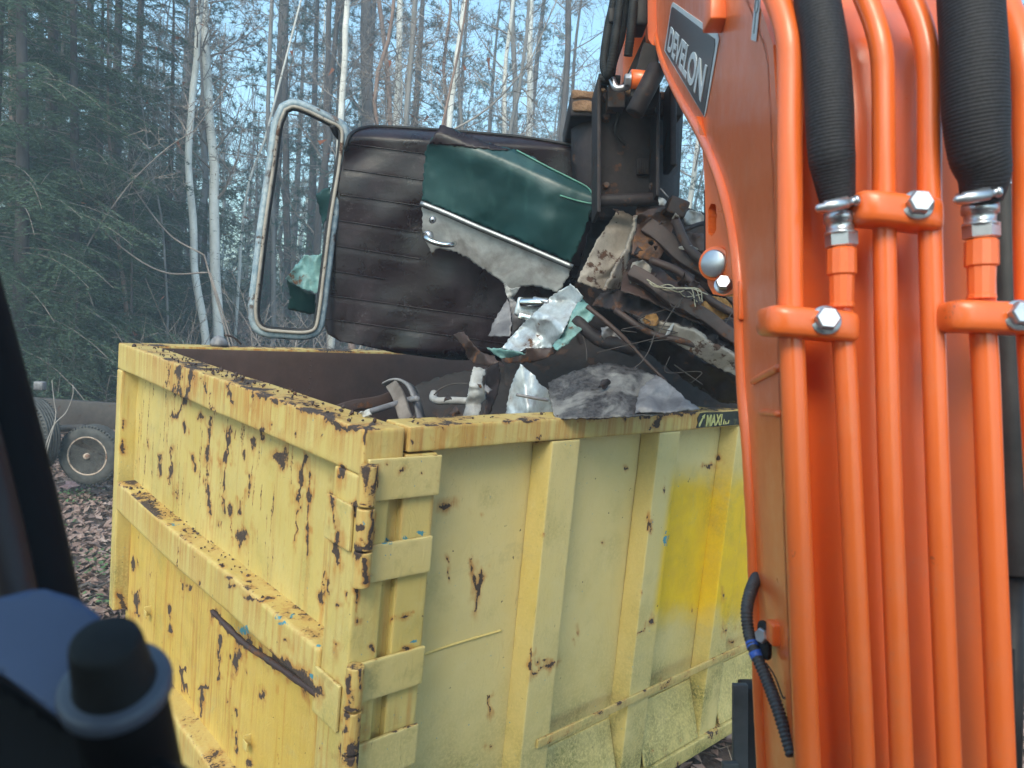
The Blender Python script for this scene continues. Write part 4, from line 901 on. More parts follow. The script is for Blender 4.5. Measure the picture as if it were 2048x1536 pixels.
# unseen rest of the cab, added as shade: roof, rear wall, door panel
def wbox(lo, hi, r=.03): return gbox(lo, hi, .3, r)
obj('cab_roof', wbox((-.85, -.95, HC + .50), (.30, .16, HC + .58)), MCAB, EX)
obj('cab_rear_wall', wbox((-.85, -.98, .9), (.30, -.92, HC + .50)), MCAB, EX)
obj('cab_door', wbox((-.88, -.92, .9), (-.83, .30, HC - .35)), MCAB, EX)
obj('cab_floor', wbox((-.85, -.92, .85), (.30, .35, .92)), MCAB, EX)
obj('cab_rear_post', wbox((-.88, -.30, HC - .35), (-.82, -.22, HC + .52)), MCAB, EX)

# ------------------------------------------------------------------ wrecked truck cab in the grip
JAG = .75
WR = thing('wrecked_cab', P(1000, 560, 3.5), 'crushed truck cab held over the dumpster, dark ribbed panel with bent green and white door', 'wreck')
def ck(x, y): return (480 + x * .3763, 180 + y * .3763)
def ce(x, y): return (1080 + x * .3125, 380 + y * .3125)
def cg(x, y): return (640 + x * .42, 640 + y * .42)
CK = lambda l: [ck(*p) for p in l]; CE = lambda l: [ce(*p) for p in l]; CG = lambda l: [cg(*p) for p in l]
DEP = 3.75
groov = [((694, 287), (860, 309)), ((688, 338), (850, 361)), ((680, 389), (842, 412)), ((672, 440), (840, 465)), ((664, 490), (842, 518)), ((655, 540), (770, 558)), ((655, 590), (1010, 640)), ((650, 637), (1060, 694))]
def back_depth(x, y):
    b = DEP + (x - 900) * .00022 + (y - 480) * .0003
    e = np.minimum.reduce([x - 640, 1230 - x, y - 247 - (x - 700).clip(0) * .055, 725 + (x - 700).clip(0) * .02 - y])
    b = b + np.clip(1 - e / 30, 0, 1) ** 2 * .16
    for (x0, y0), (x1, y1) in groov:
        t = (x - x0) / (x1 - x0); yy = y0 + t * (y1 - y0); on = sstep(t, -.03, .02) * (1 - sstep(t, .93, 1.05))
        b = b + on * .0022 * np.exp(-((y - yy - 3) / 4.) ** 2)
    p = np.column_stack([x / 130, y / 130, 0 * x]); b = b + (fbm(p, 2, 12) - .5) * .06
    b = b + .09 * np.exp(-((x - 700) / 60) ** 2 - ((y - 300) / 40) ** 2) * np.sin((x + y) / 40) * .4
    return b
JAG = .0
back = obj('back_panel', sheet([(700, 268), (718, 257), (745, 253), (830, 257), (930, 264), (1040, 274), (1120, 286), (1200, 303), (1240, 330), (1230, 500), (1190, 640), (1100, 705), (1010, 722), (900, 720), (790, 706), (720, 690), (680, 683), (655, 668), (645, 640), (644, 590), (652, 520), (664, 440), (676, 370), (690, 295)], back_depth, 4.5, .006), MROOF, WR)
for (x0, y0), (x1, y1) in groov:
    gp = np.column_stack([np.linspace(x0, x1, 40), np.linspace(y0, y1, 40)]); gd = back_depth(gp[:, 0], gp[:, 1])
    obj('seam', tube(PA(np.column_stack([gp, gd - .001])), .0032, 6), MROOF, back)
ep = spline([(690, 300), (700, 270), (718, 258), (745, 253), (830, 257), (930, 264), (1040, 274), (1120, 286), (1200, 303)], 60)
obj('edge_seam', tube(PA(np.column_stack([ep, back_depth(ep[:, 0], ep[:, 1]) - .01])), .009, 8), MBLACKM, back)
JAG = .75
# window frame: outer painted rim, rubber, inner bead
WF = lambda x, y: 3.62 + (x - 600) * .0006
outl = [(566, 216), (585, 208), (610, 214), (660, 238), (684, 251), (690, 268), (684, 330), (668, 430), (654, 540), (641, 640), (633, 662), (612, 670), (560, 668), (528, 664), (511, 650), (506, 620), (512, 560), (526, 440), (542, 330), (553, 250)]
ol = spline(outl + outl[:1], 140)[:-1]
def frame_tube(shrink, r, dz):
    c = ol.mean(0); nn = np.roll(ol, -1, 0) - np.roll(ol, 1, 0); nn = np.column_stack([nn[:, 1], -nn[:, 0]]); nn /= np.linalg.norm(nn, axis=1, keepdims=True)
    if ((c - ol) * nn).sum() < 0: nn = -nn
    q = ol + nn * shrink; return tube(PA(np.column_stack([q, WF(q[:, 0], q[:, 1]) + dz])), r * (1 + .12 * (fbm(np.column_stack([q / 30, 0 * q[:, :1]]), 2, 4) - .5)), 12, closed=True)
MFRAME = dirty_metal('scuffed_blue_white_rim', (.13, .19, .24), (.33, .37, .40), .5, (.05, .04, .04), (.13, .09, .08), scale=7, rough=.4, dirt=(.10, .075, .075), dirt_amt=.55)
wf = obj('window_frame', frame_tube(-1, .021, .012), MFRAME, WR)
obj('window_rubber', frame_tube(9.5, .0105, -.006), MBLACKM, wf); obj('window_bead', frame_tube(5.5, .0085, -.020), MWRUST, wf)
obj('frame_stub', tube(spline([P(664, 250, 3.64), P(672, 266, 3.68), P(680, 276, 3.72)], 6), .016, 8), MBLACKM, wf)
# scraps that stick out behind the frame
obj('torn_corner', sheet(CK([(242, 1000), (318, 905), (345, 880), (440, 870), (440, 1030), (405, 1082), (330, 1055), (262, 1020)]), crumple(plane_d((590, 510, 3.86), (650, 510, 3.82), (620, 590, 3.84)), .10, 30, 3), 4, .004), MTEAL, WR)
obj('torn_corner', sheet(CK([(245, 1008), (330, 1060), (402, 1085), (402, 1195), (330, 1180), (252, 1168), (266, 1100)]), crumple(plane_d((590, 560, 3.88), (640, 560, 3.84), (620, 620, 3.98)), .05, 40, 4), 5, .004), MGREEN, WR)
obj('torn_corner', sheet(CK([(400, 560), (420, 540), (480, 512), (490, 650), (455, 690), (438, 735), (425, 660)]), crumple(plane_d((640, 400, 3.86), (660, 380, 3.82), (650, 450, 3.9)), .05, 40, 5), 5, .004), MGREEN, WR)
# bent door: green skin, white band, bright trim, handle
def door_base(x, y):
    b = plane_d((850, 400, 3.56), (1185, 420, 3.40), (1120, 560, 3.52))(x, y)
    ridge = 262 + (x - 870) * .42
    b = b + .022 * np.exp(-((y - ridge - 18) / 34) ** 2) * -1 + np.clip((ridge - y) / 60, 0, 1) * .10
    b = b - .05 * np.exp(-((x - 1090) / 50) ** 2 - ((y - 440) / 60) ** 2) + .04 * np.exp(-((x - 1000) / 60) ** 2 - ((y - 470) / 50) ** 2)
    return b + (fbm(np.column_stack([x / 70, y / 70, 0 * x]), 3, 22) - .5) * .022
door = obj('door_skin', sheet(CK([(985, 330), (1000, 280), (1040, 232), (1062, 190), (1085, 186), (1130, 205), (1210, 240), (1330, 285), (1470, 320), (1560, 355), (1640, 410), (1760, 470), (1850, 520), (1878, 560), (1882, 602), (1840, 720), (1800, 830), (1762, 915), (1500, 805), (1250, 705), (1080, 630), (968, 588), (975, 450)]), door_base, 5, .004), MGREEN, WR)
obj('dirt_strip', sheet(CK([(1000, 285), (1040, 232), (1062, 190), (1085, 186), (1130, 205), (1210, 240), (1330, 285), (1440, 316), (1380, 322), (1250, 306), (1150, 296), (1060, 292)]), lambda x, y: door_base(x, y) - .006, 5, .003), MROOF, door)
obj('bright_edge', tube(spline([P(*ck(a, b), door_base(np.array([ck(a, b)[0]]), np.array([ck(a, b)[1]]))[0] - .006) for a, b in ((1470, 320), (1640, 410), (1760, 470), (1850, 520), (1880, 570), (1882, 602), (1800, 590), (1700, 560))], 40), .004, 6), simple('bare_green_edge', (.05, .18, .14), (.11, .28, .22), 20, .4, 0, .1), door)
def band_d(x, y):
    b = plane_d((850, 420, 3.55), (1140, 540, 3.44), (1120, 575, 3.50))(x, y); return b + (fbm(np.column_stack([x / 45, y / 45, 0 * x]), 4, 33) - .5) * .022
band = obj('white_band', sheet(CK([(966, 606), (1080, 650), (1250, 726), (1500, 830), (1765, 940), (1735, 1010), (1690, 1078), (1640, 1060), (1560, 1040), (1490, 1045), (1470, 1070), (1445, 1095), (1412, 1085), (1405, 1030), (1330, 975), (1240, 915), (1150, 862), (1060, 845), (1035, 850), (1020, 880), (1005, 840), (985, 800), (970, 740)]), band_d, 4.5, .004), MWHITE, WR)
MTRIM = simple('dull_trim', (.22, .22, .23), (.36, .36, .37), 14, .42, .8, .15, .002)
tp = spline(CK([(962, 602), (1080, 648), (1250, 722), (1500, 826), (1768, 940)]), 40)
obj('trim_strip', tube(PA(np.column_stack([tp, band_d(tp[:, 0], tp[:, 1]) - .02])), .0125, 10), MTRIM, door)
tp2 = tp + (0, 4.5); obj('trim_strip', tube(PA(np.column_stack([tp2, band_d(tp2[:, 0], tp2[:, 1]) - .016])), .005, 8), MBLACKM, door)
hd = obj('door_handle', tube(spline([P(*ck(x, y), 3.42 - k) for x, y, k in ((985, 772, -.06), (990, 785, .0), (1020, 805, .02), (1080, 822, .02), (1125, 822, .01), (1140, 815, -.05))], 24), [.014] * 8 + [.012] * 16, 10), MCHROME, band)
obj('handle_base', lathe([(0, .026), (.012, .024), (.02, .012), (.021, .001)], P(*ck(1000, 775), 3.51), -FW, 18), MZINC, hd)
lk = obj('door_lock', lathe([(0, .016), (.02, .015), (.026, .011), (.027, .001)], P(*ck(1020, 692), 3.50), -FW + RT * .5, 16), MZINC, band); obj('lock_hole', lathe([(0, .006), (.002, .001)], P(*ck(1023, 693), 3.472), -FW + RT * .5, 8), MBLACKM, lk)
obj('torn_flap', sheet(CK([(1405, 1030), (1440, 1060), (1490, 1045), (1470, 1075), (1450, 1110), (1480, 1140), (1470, 1170), (1430, 1110), (1412, 1080)]), crumple(lambda x, y: 3.48 + 0 * x, .08, 14, 6), 3, .003), MWHITE, WR)
obj('torn_flap', sheet(CK([(1320, 1308), (1345, 1240), (1385, 1170), (1420, 1108), (1440, 1180), (1442, 1240), (1436, 1310), (1380, 1312)]), crumple(plane_d((985, 670, 3.42), (1020, 670, 3.36), (1010, 600, 3.50)), .03, 25, 7), 4, .004), MGREY, WR)
obj('torn_flap', sheet(CK([(1425, 1100), (1500, 1160), (1530, 1230), (1470, 1270), (1445, 1310), (1440, 1190)]), crumple(lambda x, y: 3.52 + 0 * x, .06, 25, 8), 4, .004), MGREY, WR)
la = obj('latch', gbox((0, 0, 0), (.14, .085, .06), .02, .012, mapf=lambda V: P(*ck(1478, 1095), 3.36) + V[:, 0:1] * (RT * .97 - UP * .24) - V[:, 1:2] * (UP * .97 + RT * .24) + V[:, 2:3] * FW), MSILV, WR)
obj('latch_barrel', cyl(P(*ck(1490, 1130), 3.35), P(*ck(1640, 1130), 3.31), .022, 16, .005), MCHROME, la); obj('latch_bolt', cyl(P(*ck(1560, 1110), 3.33), P(*ck(1640, 1128), 3.29), .012, 12, .003), MZINC, la)
obj('latch_plate', gbox((0, 0, 0), (.12, .03, .03), .02, .004, mapf=lambda V: P(*ck(1485, 1180), 3.36) + V[:, 0:1] * (RT * .97 - UP * .24) - V[:, 1:2] * (UP * .97 + RT * .24) + V[:, 2:3] * FW), MCHROME, la)
# big torn fender: bare metal, pale teal edge, rolled lip
fd = obj('torn_fender', sheet(CK([(1755, 1032), (1790, 1060), (1822, 1102), (1800, 1140), (1760, 1190), (1735, 1250), (1690, 1330), (1650, 1372), (1520, 1372), (1480, 1390), (1390, 1372), (1440, 1310), (1500, 1250), (1560, 1190), (1650, 1100)]), crumple(plane_d((1140, 575, 3.20), (1010, 690, 3.30), (1130, 680, 3.16)), .15, 38, 9), 3.5, .004), MSILV, WR)
obj('teal_edge', sheet(CK([(1812, 1098), (1890, 1186), (1850, 1240), (1790, 1300), (1740, 1350), (1680, 1386), (1660, 1360), (1700, 1310), (1745, 1240), (1765, 1180)]), crumple(plane_d((1160, 595, 3.22), (1190, 625, 3.18), (1110, 700, 3.14)), .06, 22, 10), 3.5, .004), MTEAL, fd)
obj('lower_lip', sheet(CK([(1310, 1372), (1360, 1372), (1480, 1392), (1515, 1408), (1440, 1420), (1390, 1428), (1345, 1400)]), crumple(lambda x, y: 3.16 + 0 * x, .05, 20, 11), 3.5, .004), MTEAL, fd)
obj('rolled_lip', sheet(CK([(1520, 1372), (1650, 1372), (1690, 1388), (1640, 1420), (1560, 1450), (1400, 1450), (1385, 1420), (1480, 1410), (1520, 1400)]), crumple(lambda x, y: 3.18 + 0 * x, .06, 22, 12), 4, .004), MRUST, fd)
obj('bent_strip', sheet(CG([(632, 68), (680, 54), (720, 110), (760, 150), (830, 172), (850, 200), (800, 222), (730, 205), (700, 180), (690, 140)]), crumple(plane_d((910, 670, 3.3), (1000, 730, 3.1), (950, 730, 3.22)), .08, 24, 13), 3.5, .005), MRUST, WR)
# crushed front corner to the right
obj('inner_shadow_panel', sheet([(1190, 420), (1330, 395), (1440, 440), (1530, 520), (1530, 800), (1420, 790), (1330, 720), (1230, 690), (1160, 700), (1140, 600)], crumple(plane_d((1190, 420, 3.62), (1500, 520, 3.5), (1250, 700, 3.64)), .12, 60, 14), 8, .006), MBUCKET, WR)  # dark backing sheet added to block the view behind the corner
obj('door_post', sheet(CE([(490, 140), (520, 132), (600, 168), (612, 190), (590, 330), (540, 420), (470, 510), (420, 640), (330, 620), (240, 585), (262, 520), (300, 455), (350, 350), (420, 240)]), crumple(plane_d((1235, 425, 3.20), (1270, 430, 3.24), (1180, 570, 3.12)), .06, 40, 15), 3.6, .006), MWRUST, WR)
obj('door_post', sheet(CE([(612, 165), (626, 160), (612, 260), (596, 340), (560, 480), (545, 560), (512, 632), (415, 645), (430, 600), (500, 470), (560, 370), (590, 280)]), crumple(plane_d((1275, 430, 3.08), (1260, 480, 3.08), (1215, 580, 3.04)), .05, 26, 16), 3.6, .012), MWRUST, WR)
obj('hinge_plate', sheet(CE([(622, 96), (700, 78), (790, 108), (860, 140), (892, 150), (860, 220), (830, 300), (800, 380), (760, 450), (735, 462), (650, 436), (590, 404), (600, 330), (610, 220)]), crumple(plane_d((1275, 410, 3.16), (1355, 425, 3.20), (1300, 520, 3.06)), .05, 40, 17), 3.2, .012, holes=[(1302, 484, 5.5), (1311, 496, 4.5)]), MRUSTO, WR)
obj('boss', lathe([(0, .024), (.012, .022), (.014, .012), (.006, .010), (.006, .001)], P(*ce(728, 256), 3.12), -FW + UP * .2, 18), MRUST, WR)
obj('bent_flange', sheet(CE([(600, 240), (630, 160), (700, 120), (800, 100), (810, 115), (720, 165), (640, 215)]), crumple(lambda x, y: 3.08 + 0 * x, .06, 26, 18), 3.6, .008), MRUST, WR)
obj('box_section', gbox((0, 0, 0), (.085, .075, .12), .02, .01, mapf=lambda V: P(1345, 388, 3.1) + V[:, 0:1] * (RT * .92 - UP * .38) - V[:, 1:2] * (UP * .92 + RT * .38) + V[:, 2:3] * FW), MRUST, WR)
obj('torn_flap', sheet(CE([(755, 40), (800, 60), (812, 72), (800, 100), (765, 98)]), crumple(lambda x, y: 3.05 + 0 * x, .03, 14, 19), 2.5, .003), MWHITE, WR)
obj('bent_rod', tube([P(*ce(770, -10), 3.05), P(*ce(822, 48), 3.04)], .004, 6), MGREY, WR)
obj('wheel_arch', sheet(CE([(830, 330), (880, 290), (960, 270), (1060, 280), (1190, 330), (1190, 700), (1060, 640), (930, 610), (860, 560), (840, 440)]), lambda x, y: 3.28 + ((x - 1400) / 70) ** 2 * .06 + ((y - 500) / 60) ** 2 * .05 + (fbm(np.column_stack([x / 20, y / 20, 0 * x]), 3, 5) - .5) * .05, 4, .006), MRUST, WR)
obj('inner_plate', sheet(CE([(860, 470), (940, 450), (1010, 500), (980, 580), (930, 610), (880, 580)]), crumple(lambda x, y: 3.16 + 0 * x, .03, 24, 20), 3.6, .005), MRUST, WR)
obj('white_scrap', sheet(CE([(905, 150), (960, 130), (1030, 145), (1062, 180), (1062, 215), (990, 235), (930, 225), (925, 190)]), crumple(lambda x, y: 3.34 + 0 * x, .08, 18, 21), 3, .004), MWHITE, WR)
obj('bent_bar', tube(spline([P(*ce(850, 300), 3.1), P(*ce(920, 260), 3.08), P(*ce(1000, 225), 3.1), P(*ce(1080, 205), 3.12)], 14), .010, 8), MBUCKET, WR)
cow = obj('cowl_panel', sheet(CE([(545, 470), (580, 440), (640, 440), (740, 470), (840, 560), (1000, 640), (1290, 830), (1300, 985), (1090, 880), (900, 800), (760, 735), (640, 680), (520, 640), (530, 560)]), crumple(plane_d((1255, 560, 3.04), (1480, 660, 2.90), (1300, 520, 3.2)), .045, 44, 22), 3.6, .006, holes=[(1268, 557, 4), (1389, 603, 5)]), MRUST, WR)
obj('rust_patch', sheet(CE([(590, 460), (660, 450), (720, 500), (700, 560), (640, 600), (580, 610), (570, 540)]), crumple(lambda x, y: 3.02 + 0 * x, .05, 20, 23), 3, .004), MWRUST, cow)
MOCH = dirty_metal('orange_rust', (.24, .11, .03), (.34, .18, .06), .45, (.06, .03, .02), (.30, .12, .03), scale=16, rough=.8, dirt=(.06, .035, .025), dirt_amt=.5, chip=30)
obj('rust_patch', sheet(CE([(1000, 770), (1040, 720), (1100, 680), (1180, 690), (1230, 740), (1240, 800), (1170, 830), (1090, 835)]), crumple(lambda x, y: 2.90 + 0 * x, .05, 20, 24), 3, .004, holes=[(1432, 606, 3.5), (1438, 612, 2.5)]), MOCH, cow)
obj('lower_edge', sheet(CE([(392, 660), (520, 640), (640, 690), (760, 745), (1000, 850), (1290, 985), (1300, 1060), (1080, 965), (860, 870), (640, 830), (560, 780), (470, 770), (330, 735)]), crumple(plane_d((1205, 590, 3.10), (1480, 700, 2.84), (1250, 640, 3.02)), .08, 26, 25), 3.6, .006), MBUCKET, cow)
sill = obj('white_sill', sheet(CE([(640, 830), (700, 800), (760, 850), (860, 860), (900, 880), (1000, 910), (1090, 985), (1180, 1020), (1300, 1100), (1300, 1205), (1180, 1160), (1040, 1085), (880, 990), (740, 900), (660, 860)]), crumple(plane_d((1285, 640, 2.98), (1480, 740, 2.78), (1330, 690, 2.96)), .03, 34, 26), 3.2, .02), MWRUST, WR)
obj('rust_patch', sheet(CE([(655, 835), (690, 795), (745, 790), (765, 830), (750, 870), (700, 870)]), crumple(lambda x, y: 2.92 + 0 * x, .03, 12, 27), 3, .004), MOCH, sill)
obj('sill_tag', sheet(CE([(845, 855), (860, 852), (850, 885), (815, 935), (795, 940), (815, 900)]), lambda x, y: 2.90 + 0 * x, 3, .004), MWHITE, sill)
obj('under_rail', sheet(CE([(330, 735), (470, 770), (560, 790), (660, 870), (880, 1000), (1040, 1095), (1300, 1215), (1300, 1380), (1160, 1360), (900, 1200), (640, 1010), (500, 900), (380, 830)]), crumple(plane_d((1190, 620, 3.2), (1480, 760, 2.95), (1300, 740, 3.3)), .10, 40, 28), 6, .006), MBUCKET, WR)
obj('hanging_bar', tube(spline([P(*ce(300, 745), 3.05), P(*ce(430, 850), 3.02), P(*ce(560, 970), 3.0), P(*ce(690, 1110), 2.97), P(*ce(805, 1225), 2.95)], 20), [.010] * 10 + [.007] * 10, 8), MRUST, WR)
obj('hanging_bar', tube(spline([P(1150, 640, 3.2), P(1200, 680, 3.15), P(1240, 690, 3.1), P(1270, 700, 3.1)], 12), .03, 8), MBUCKET, WR)
obj('torn_flap', sheet(CE([(390, 880), (470, 870), (560, 965), (540, 985), (490, 995), (430, 985), (400, 940)]), crumple(lambda x, y: 3.12 + 0 * x, .08, 18, 29), 3.5, .004), MGREY, WR)
obj('dark_gap_sheet', sheet([(1010, 700), (1100, 660), (1200, 640), (1320, 700), (1430, 770), (1500, 800), (1500, 835), (1300, 832), (1010, 826)], crumple(plane_d((1010, 700, 3.7), (1500, 800, 3.4), (1010, 826, 3.5)), .14, 60, 61), 7, .006), MDARK, WR)  # dark sheet added so the gap behind the fender stays dark
MWIRE = simple('yellowed_wire', (.36, .30, .20), (.52, .45, .33), 20, .6, 0, 0)
MWIRED = simple('dark_wire', (.03, .024, .022), (.07, .05, .045), 20, .6, 0, 0)
for k in range(9):
    j = lambda s=8: rng.normal() * s
    pts = [ce(690 + j(4), 575 + j(4)), ce(740 + j(), 610 + j()), ce(810 + j(14), 630 + j(12)), ce(900 + j(14), 640 + j(10)), ce(960 + j(30), 650 + j(22)), ce(1040 + j(40), 690 + j(34))]
    obj('wire', tube(spline([P(*q, 2.86 + rng.normal() * .02) for q in pts], 24), .0022, 5), MWIRE if k % 3 else MWIRED, WR)
for pts in (((815, 670), (840, 740), (880, 750), (900, 720), (915, 690)), ((915, 690), (870, 740), (800, 850), (760, 920)), ((880, 730), (960, 790), (1040, 830), (1120, 840), (1260, 820)), ((740, 900), (700, 1020), (650, 1100), (600, 1140)), ((1230, 780), (1180, 870), (1130, 950)), ((275, 935), (295, 1010), (300, 1090)), ((860, 1120), (960, 1190), (1040, 1245))):
    obj('wire', tube(spline([P(*ce(*q), 2.86) for q in pts], 24), .0024, 5), MWIRED, WR)

# ------------------------------------------------------------------ loose scrap inside the bin
def scrap(name, label, poly, depth, amp, sc_, seed, mat, step=4, th=.005, cat='scrap metal'):
    g = sheet(poly, crumple(depth, amp, sc_, seed), step, th); o = obj(name, g, mat); return tag(o, label, cat)
scrap('torn_sheet', 'upright torn strip of white painted sheet metal, rolled along its length', CG([(675, 470), (690, 420), (705, 340), (715, 280), (730, 222), (755, 226), (785, 235), (790, 262), (775, 270), (775, 310), (792, 345), (790, 380), (770, 400), (755, 470)]), lambda x, y: 2.86 + ((x - 948) / 18) ** 2 * .02, .05, 22, 41, MWHITE, 3)
scrap('folded_panel', 'dark folded sheet standing behind the white torn strip', CG([(770, 470), (795, 380), (780, 300), (790, 230), (850, 200), (862, 270), (850, 330), (830, 400), (800, 470)]), plane_d((975, 740, 3.0), (1000, 740, 3.05), (980, 830, 2.9)), .07, 40, 42, MBUCKET, 4)
fp = scrap('folded_panel', 'pointed grey folded sheet with a raised crease, right of the white torn strip', CG([(880, 470), (900, 340), (925, 270), (955, 207), (985, 235), (1020, 260), (1040, 300), (1090, 335), (1110, 400), (1118, 470)]), lambda x, y: 2.78 + np.abs(x - 1050 - (y - 780) * .1) * .0016, .06, 40, 43, MSILV, 4)
obj('crease', tube(spline([P(*cg(935, 355), 2.70), P(*cg(1010, 370), 2.69), P(*cg(1085, 382), 2.74)], 12), .006, 8), MGREY, fp)
scrap('stained_sheet', 'large curved grey sheet blotched with black grit, lying under the crushed corner', CG([(1085, 300), (1120, 280), (1200, 245), (1330, 205), (1390, 205), (1500, 228), (1590, 260), (1650, 300), (1720, 360), (1800, 420), (1600, 450), (1440, 460), (1120, 470), (1100, 400), (1085, 340)]), lambda x, y: 2.98 - (y - 725) * .0032 + ((x - 1220) / 150) ** 2 * .08, .06, 60, 44, MGRIT, 5)
scrap('crushed_panel', 'purplish gritty sheet half covering the stained grey sheet', CG([(1520, 330), (1600, 260), (1660, 300), (1740, 370), (1810, 425), (1640, 440), (1500, 440)]), lambda x, y: 2.84 - (y - 760) * .0028, .10, 30, 45, MGREY, 4)
pe = tag(obj('bent_pipe', tube(spline([P(945, 803, 3.12), P(900, 801, 3.12), P(878, 802, 3.12), P(866, 796, 3.16), P(868, 786, 3.2)], 24), .016, 12), MWHITE), 'curved off-white pipe lying left of the white torn strip', 'pipe')
tag(obj('thin_wire', tube(spline([P(868, 790, 3.1), P(880, 778, 3.12), P(905, 768, 3.12), P(940, 767, 3.1)], 16), .003, 6), MWIRED), 'thin dark wire arching above the off-white pipe', 'wire')
def bar(name, label, a, b, w_, h_, mat, cat, parent=None):
    a, b = np.asarray(a), np.asarray(b); t = b - a; ln = np.linalg.norm(t); t /= ln; s = np.cross(t, FW); s /= np.linalg.norm(s); n = np.cross(s, t)
    g = gbox((0, -w_ / 2, -h_ / 2), (ln, w_ / 2, h_ / 2), .04, .006, mapf=lambda V: a + V[:, 0:1] * t + (V[:, 1:2] + .006 * np.sin(V[:, 0:1] * 23)) * s + V[:, 2:3] * n)
    o = obj(name, g, mat, parent); return tag(o, label, cat) if label else o
bar('wooden_plank', 'weathered plank with deep grain leaning upright inside the dumpster', P(784, 770, 3.0), P(818, 842, 2.85), .05, .03, MWOOD, 'plank')
bar('wooden_plank', 'long dark plank lying low across the dumpster towards the tailgate', P(668, 824, 2.95), P(800, 788, 3.15), .045, .03, MRUST, 'plank')
tag(obj('metal_rod', cyl(P(735, 825, 2.8), P(832, 795, 3.0), .012, 12, .003), MGREY), 'thin grey rod lying under the leaning plank', 'rod')
tag(obj('curved_channel', strip(*(lambda s: (PA(s), PA(s + np.array([14, 6, .08]))))(spline([(766, 764, 3.0), (782, 757, 3.0), (800, 757, 3.0), (816, 768, 2.98), (828, 795, 2.95), (838, 836, 2.9)], 26))), MGREY), 'dark arched metal channel beside the leaning plank', 'scrap metal')
tag(obj('bracket', cyl(P(822, 800, 2.93), P(836, 797, 2.9), .012, 10, .003), MGREY), 'short grey stub poking out of the arched channel', 'scrap metal')
scrap('foil_scrap', 'small white crumpled foil corner by the tailgate rim', [(718, 826), (738, 818), (744, 830), (726, 834)], lambda x, y: 2.3 + 0 * x, .03, 10, 46, MWHITE, 2.5, .003)
scrap('crushed_panel', 'dark filler sheet added in the shadowed middle of the dumpster below the ribbed panel', [(830, 770), (930, 740), (1100, 730), (1260, 720), (1400, 760), (1480, 800), (1480, 820), (1100, 840), (830, 850)], plane_d((830, 770, 3.6), (1480, 800, 3.6), (1100, 850, 3.3)), .18, 80, 47, MDARK, 8)  # filler sheet added to keep the inside of the bin dark
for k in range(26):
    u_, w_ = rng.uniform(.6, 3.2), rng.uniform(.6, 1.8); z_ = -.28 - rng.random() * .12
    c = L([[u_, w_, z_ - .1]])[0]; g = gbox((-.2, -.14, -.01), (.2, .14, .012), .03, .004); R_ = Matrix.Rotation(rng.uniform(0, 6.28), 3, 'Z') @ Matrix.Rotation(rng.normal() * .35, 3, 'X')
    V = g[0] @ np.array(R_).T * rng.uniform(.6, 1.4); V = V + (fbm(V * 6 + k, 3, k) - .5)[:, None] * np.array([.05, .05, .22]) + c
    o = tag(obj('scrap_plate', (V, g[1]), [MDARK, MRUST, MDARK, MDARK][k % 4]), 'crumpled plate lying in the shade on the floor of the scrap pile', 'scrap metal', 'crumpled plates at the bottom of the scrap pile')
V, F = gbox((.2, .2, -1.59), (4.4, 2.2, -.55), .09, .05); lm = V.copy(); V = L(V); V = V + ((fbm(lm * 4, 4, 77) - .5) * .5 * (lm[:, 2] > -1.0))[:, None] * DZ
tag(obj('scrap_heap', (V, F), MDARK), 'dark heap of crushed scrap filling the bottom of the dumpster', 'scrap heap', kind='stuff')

cr = []
for k in range(190):
    if k < 150: u_, w_, z_ = rng.uniform(.01, .135), rng.uniform(.05, 2.3) if k % 3 else rng.normal(1.3, .35), 0
    else: u_, w_, z_ = rng.uniform(.2, 2.4), rng.uniform(.02, .12), 0
    r_ = abs(rng.normal()) * .004 + .0025; cr.append(lump(L([[u_, w_, z_ + r_ * .4 + .002]])[0], r_, k))
obj('rust_crumbs', merge(*cr), MRUST, BIN)['kind'] = 'stuff'
cr = []
for k in range(90):
    w_ = rng.uniform(.2, 2.25); r_ = abs(rng.normal()) * .003 + .002; cr.append(lump(L([[rng.uniform(.0, .07), w_, -.712 + r_ * .3]])[0], r_, k + 700))
obj('rust_crumbs', merge(*cr), MRUST, BIN)['kind'] = 'stuff'
# torn shards and stringy bits in the crushed corner
for k in range(18):
    x, y = rng.uniform(1195, 1470), rng.uniform(425, 720)
    if y > 470 + (x - 1195) * .95 or (x < 1300 and y > 640): continue
    d_ = 3.06 - (x - 1200) * .0006 + rng.normal() * .05; n_ = rng.integers(4, 7); a_ = np.sort(rng.uniform(0, 6.28, n_)); r_ = rng.uniform(8, 26)
    pl = [(x + math.cos(q) * r_ * rng.uniform(.5, 1.3), y + math.sin(q) * r_ * rng.uniform(.4, 1.1)) for q in a_]
    obj('shard', sheet(pl, crumple(plane_d((x, y, d_), (x + 20, y, d_ + rng.normal() * .05), (x, y + 20, d_ + rng.normal() * .05)), .05, 14, 200 + k), 3.5, .004), [MRUST, MRUST, MBUCKET, MWRUST, MGREY][k % 5], WR)
for k in range(6):
    x, y = rng.uniform(1180, 1440), rng.uniform(560, 720); j = lambda q: rng.normal() * q
    obj('wire', tube(spline([P(x + j(6), y, 2.92), P(x + j(30), y + 20 + j(14), 2.92), P(x + j(40), y + 40 + j(20), 2.9), P(x + j(50), y + 66 + j(20), 2.9)], 16), .0018, 5), MWIRED, WR)
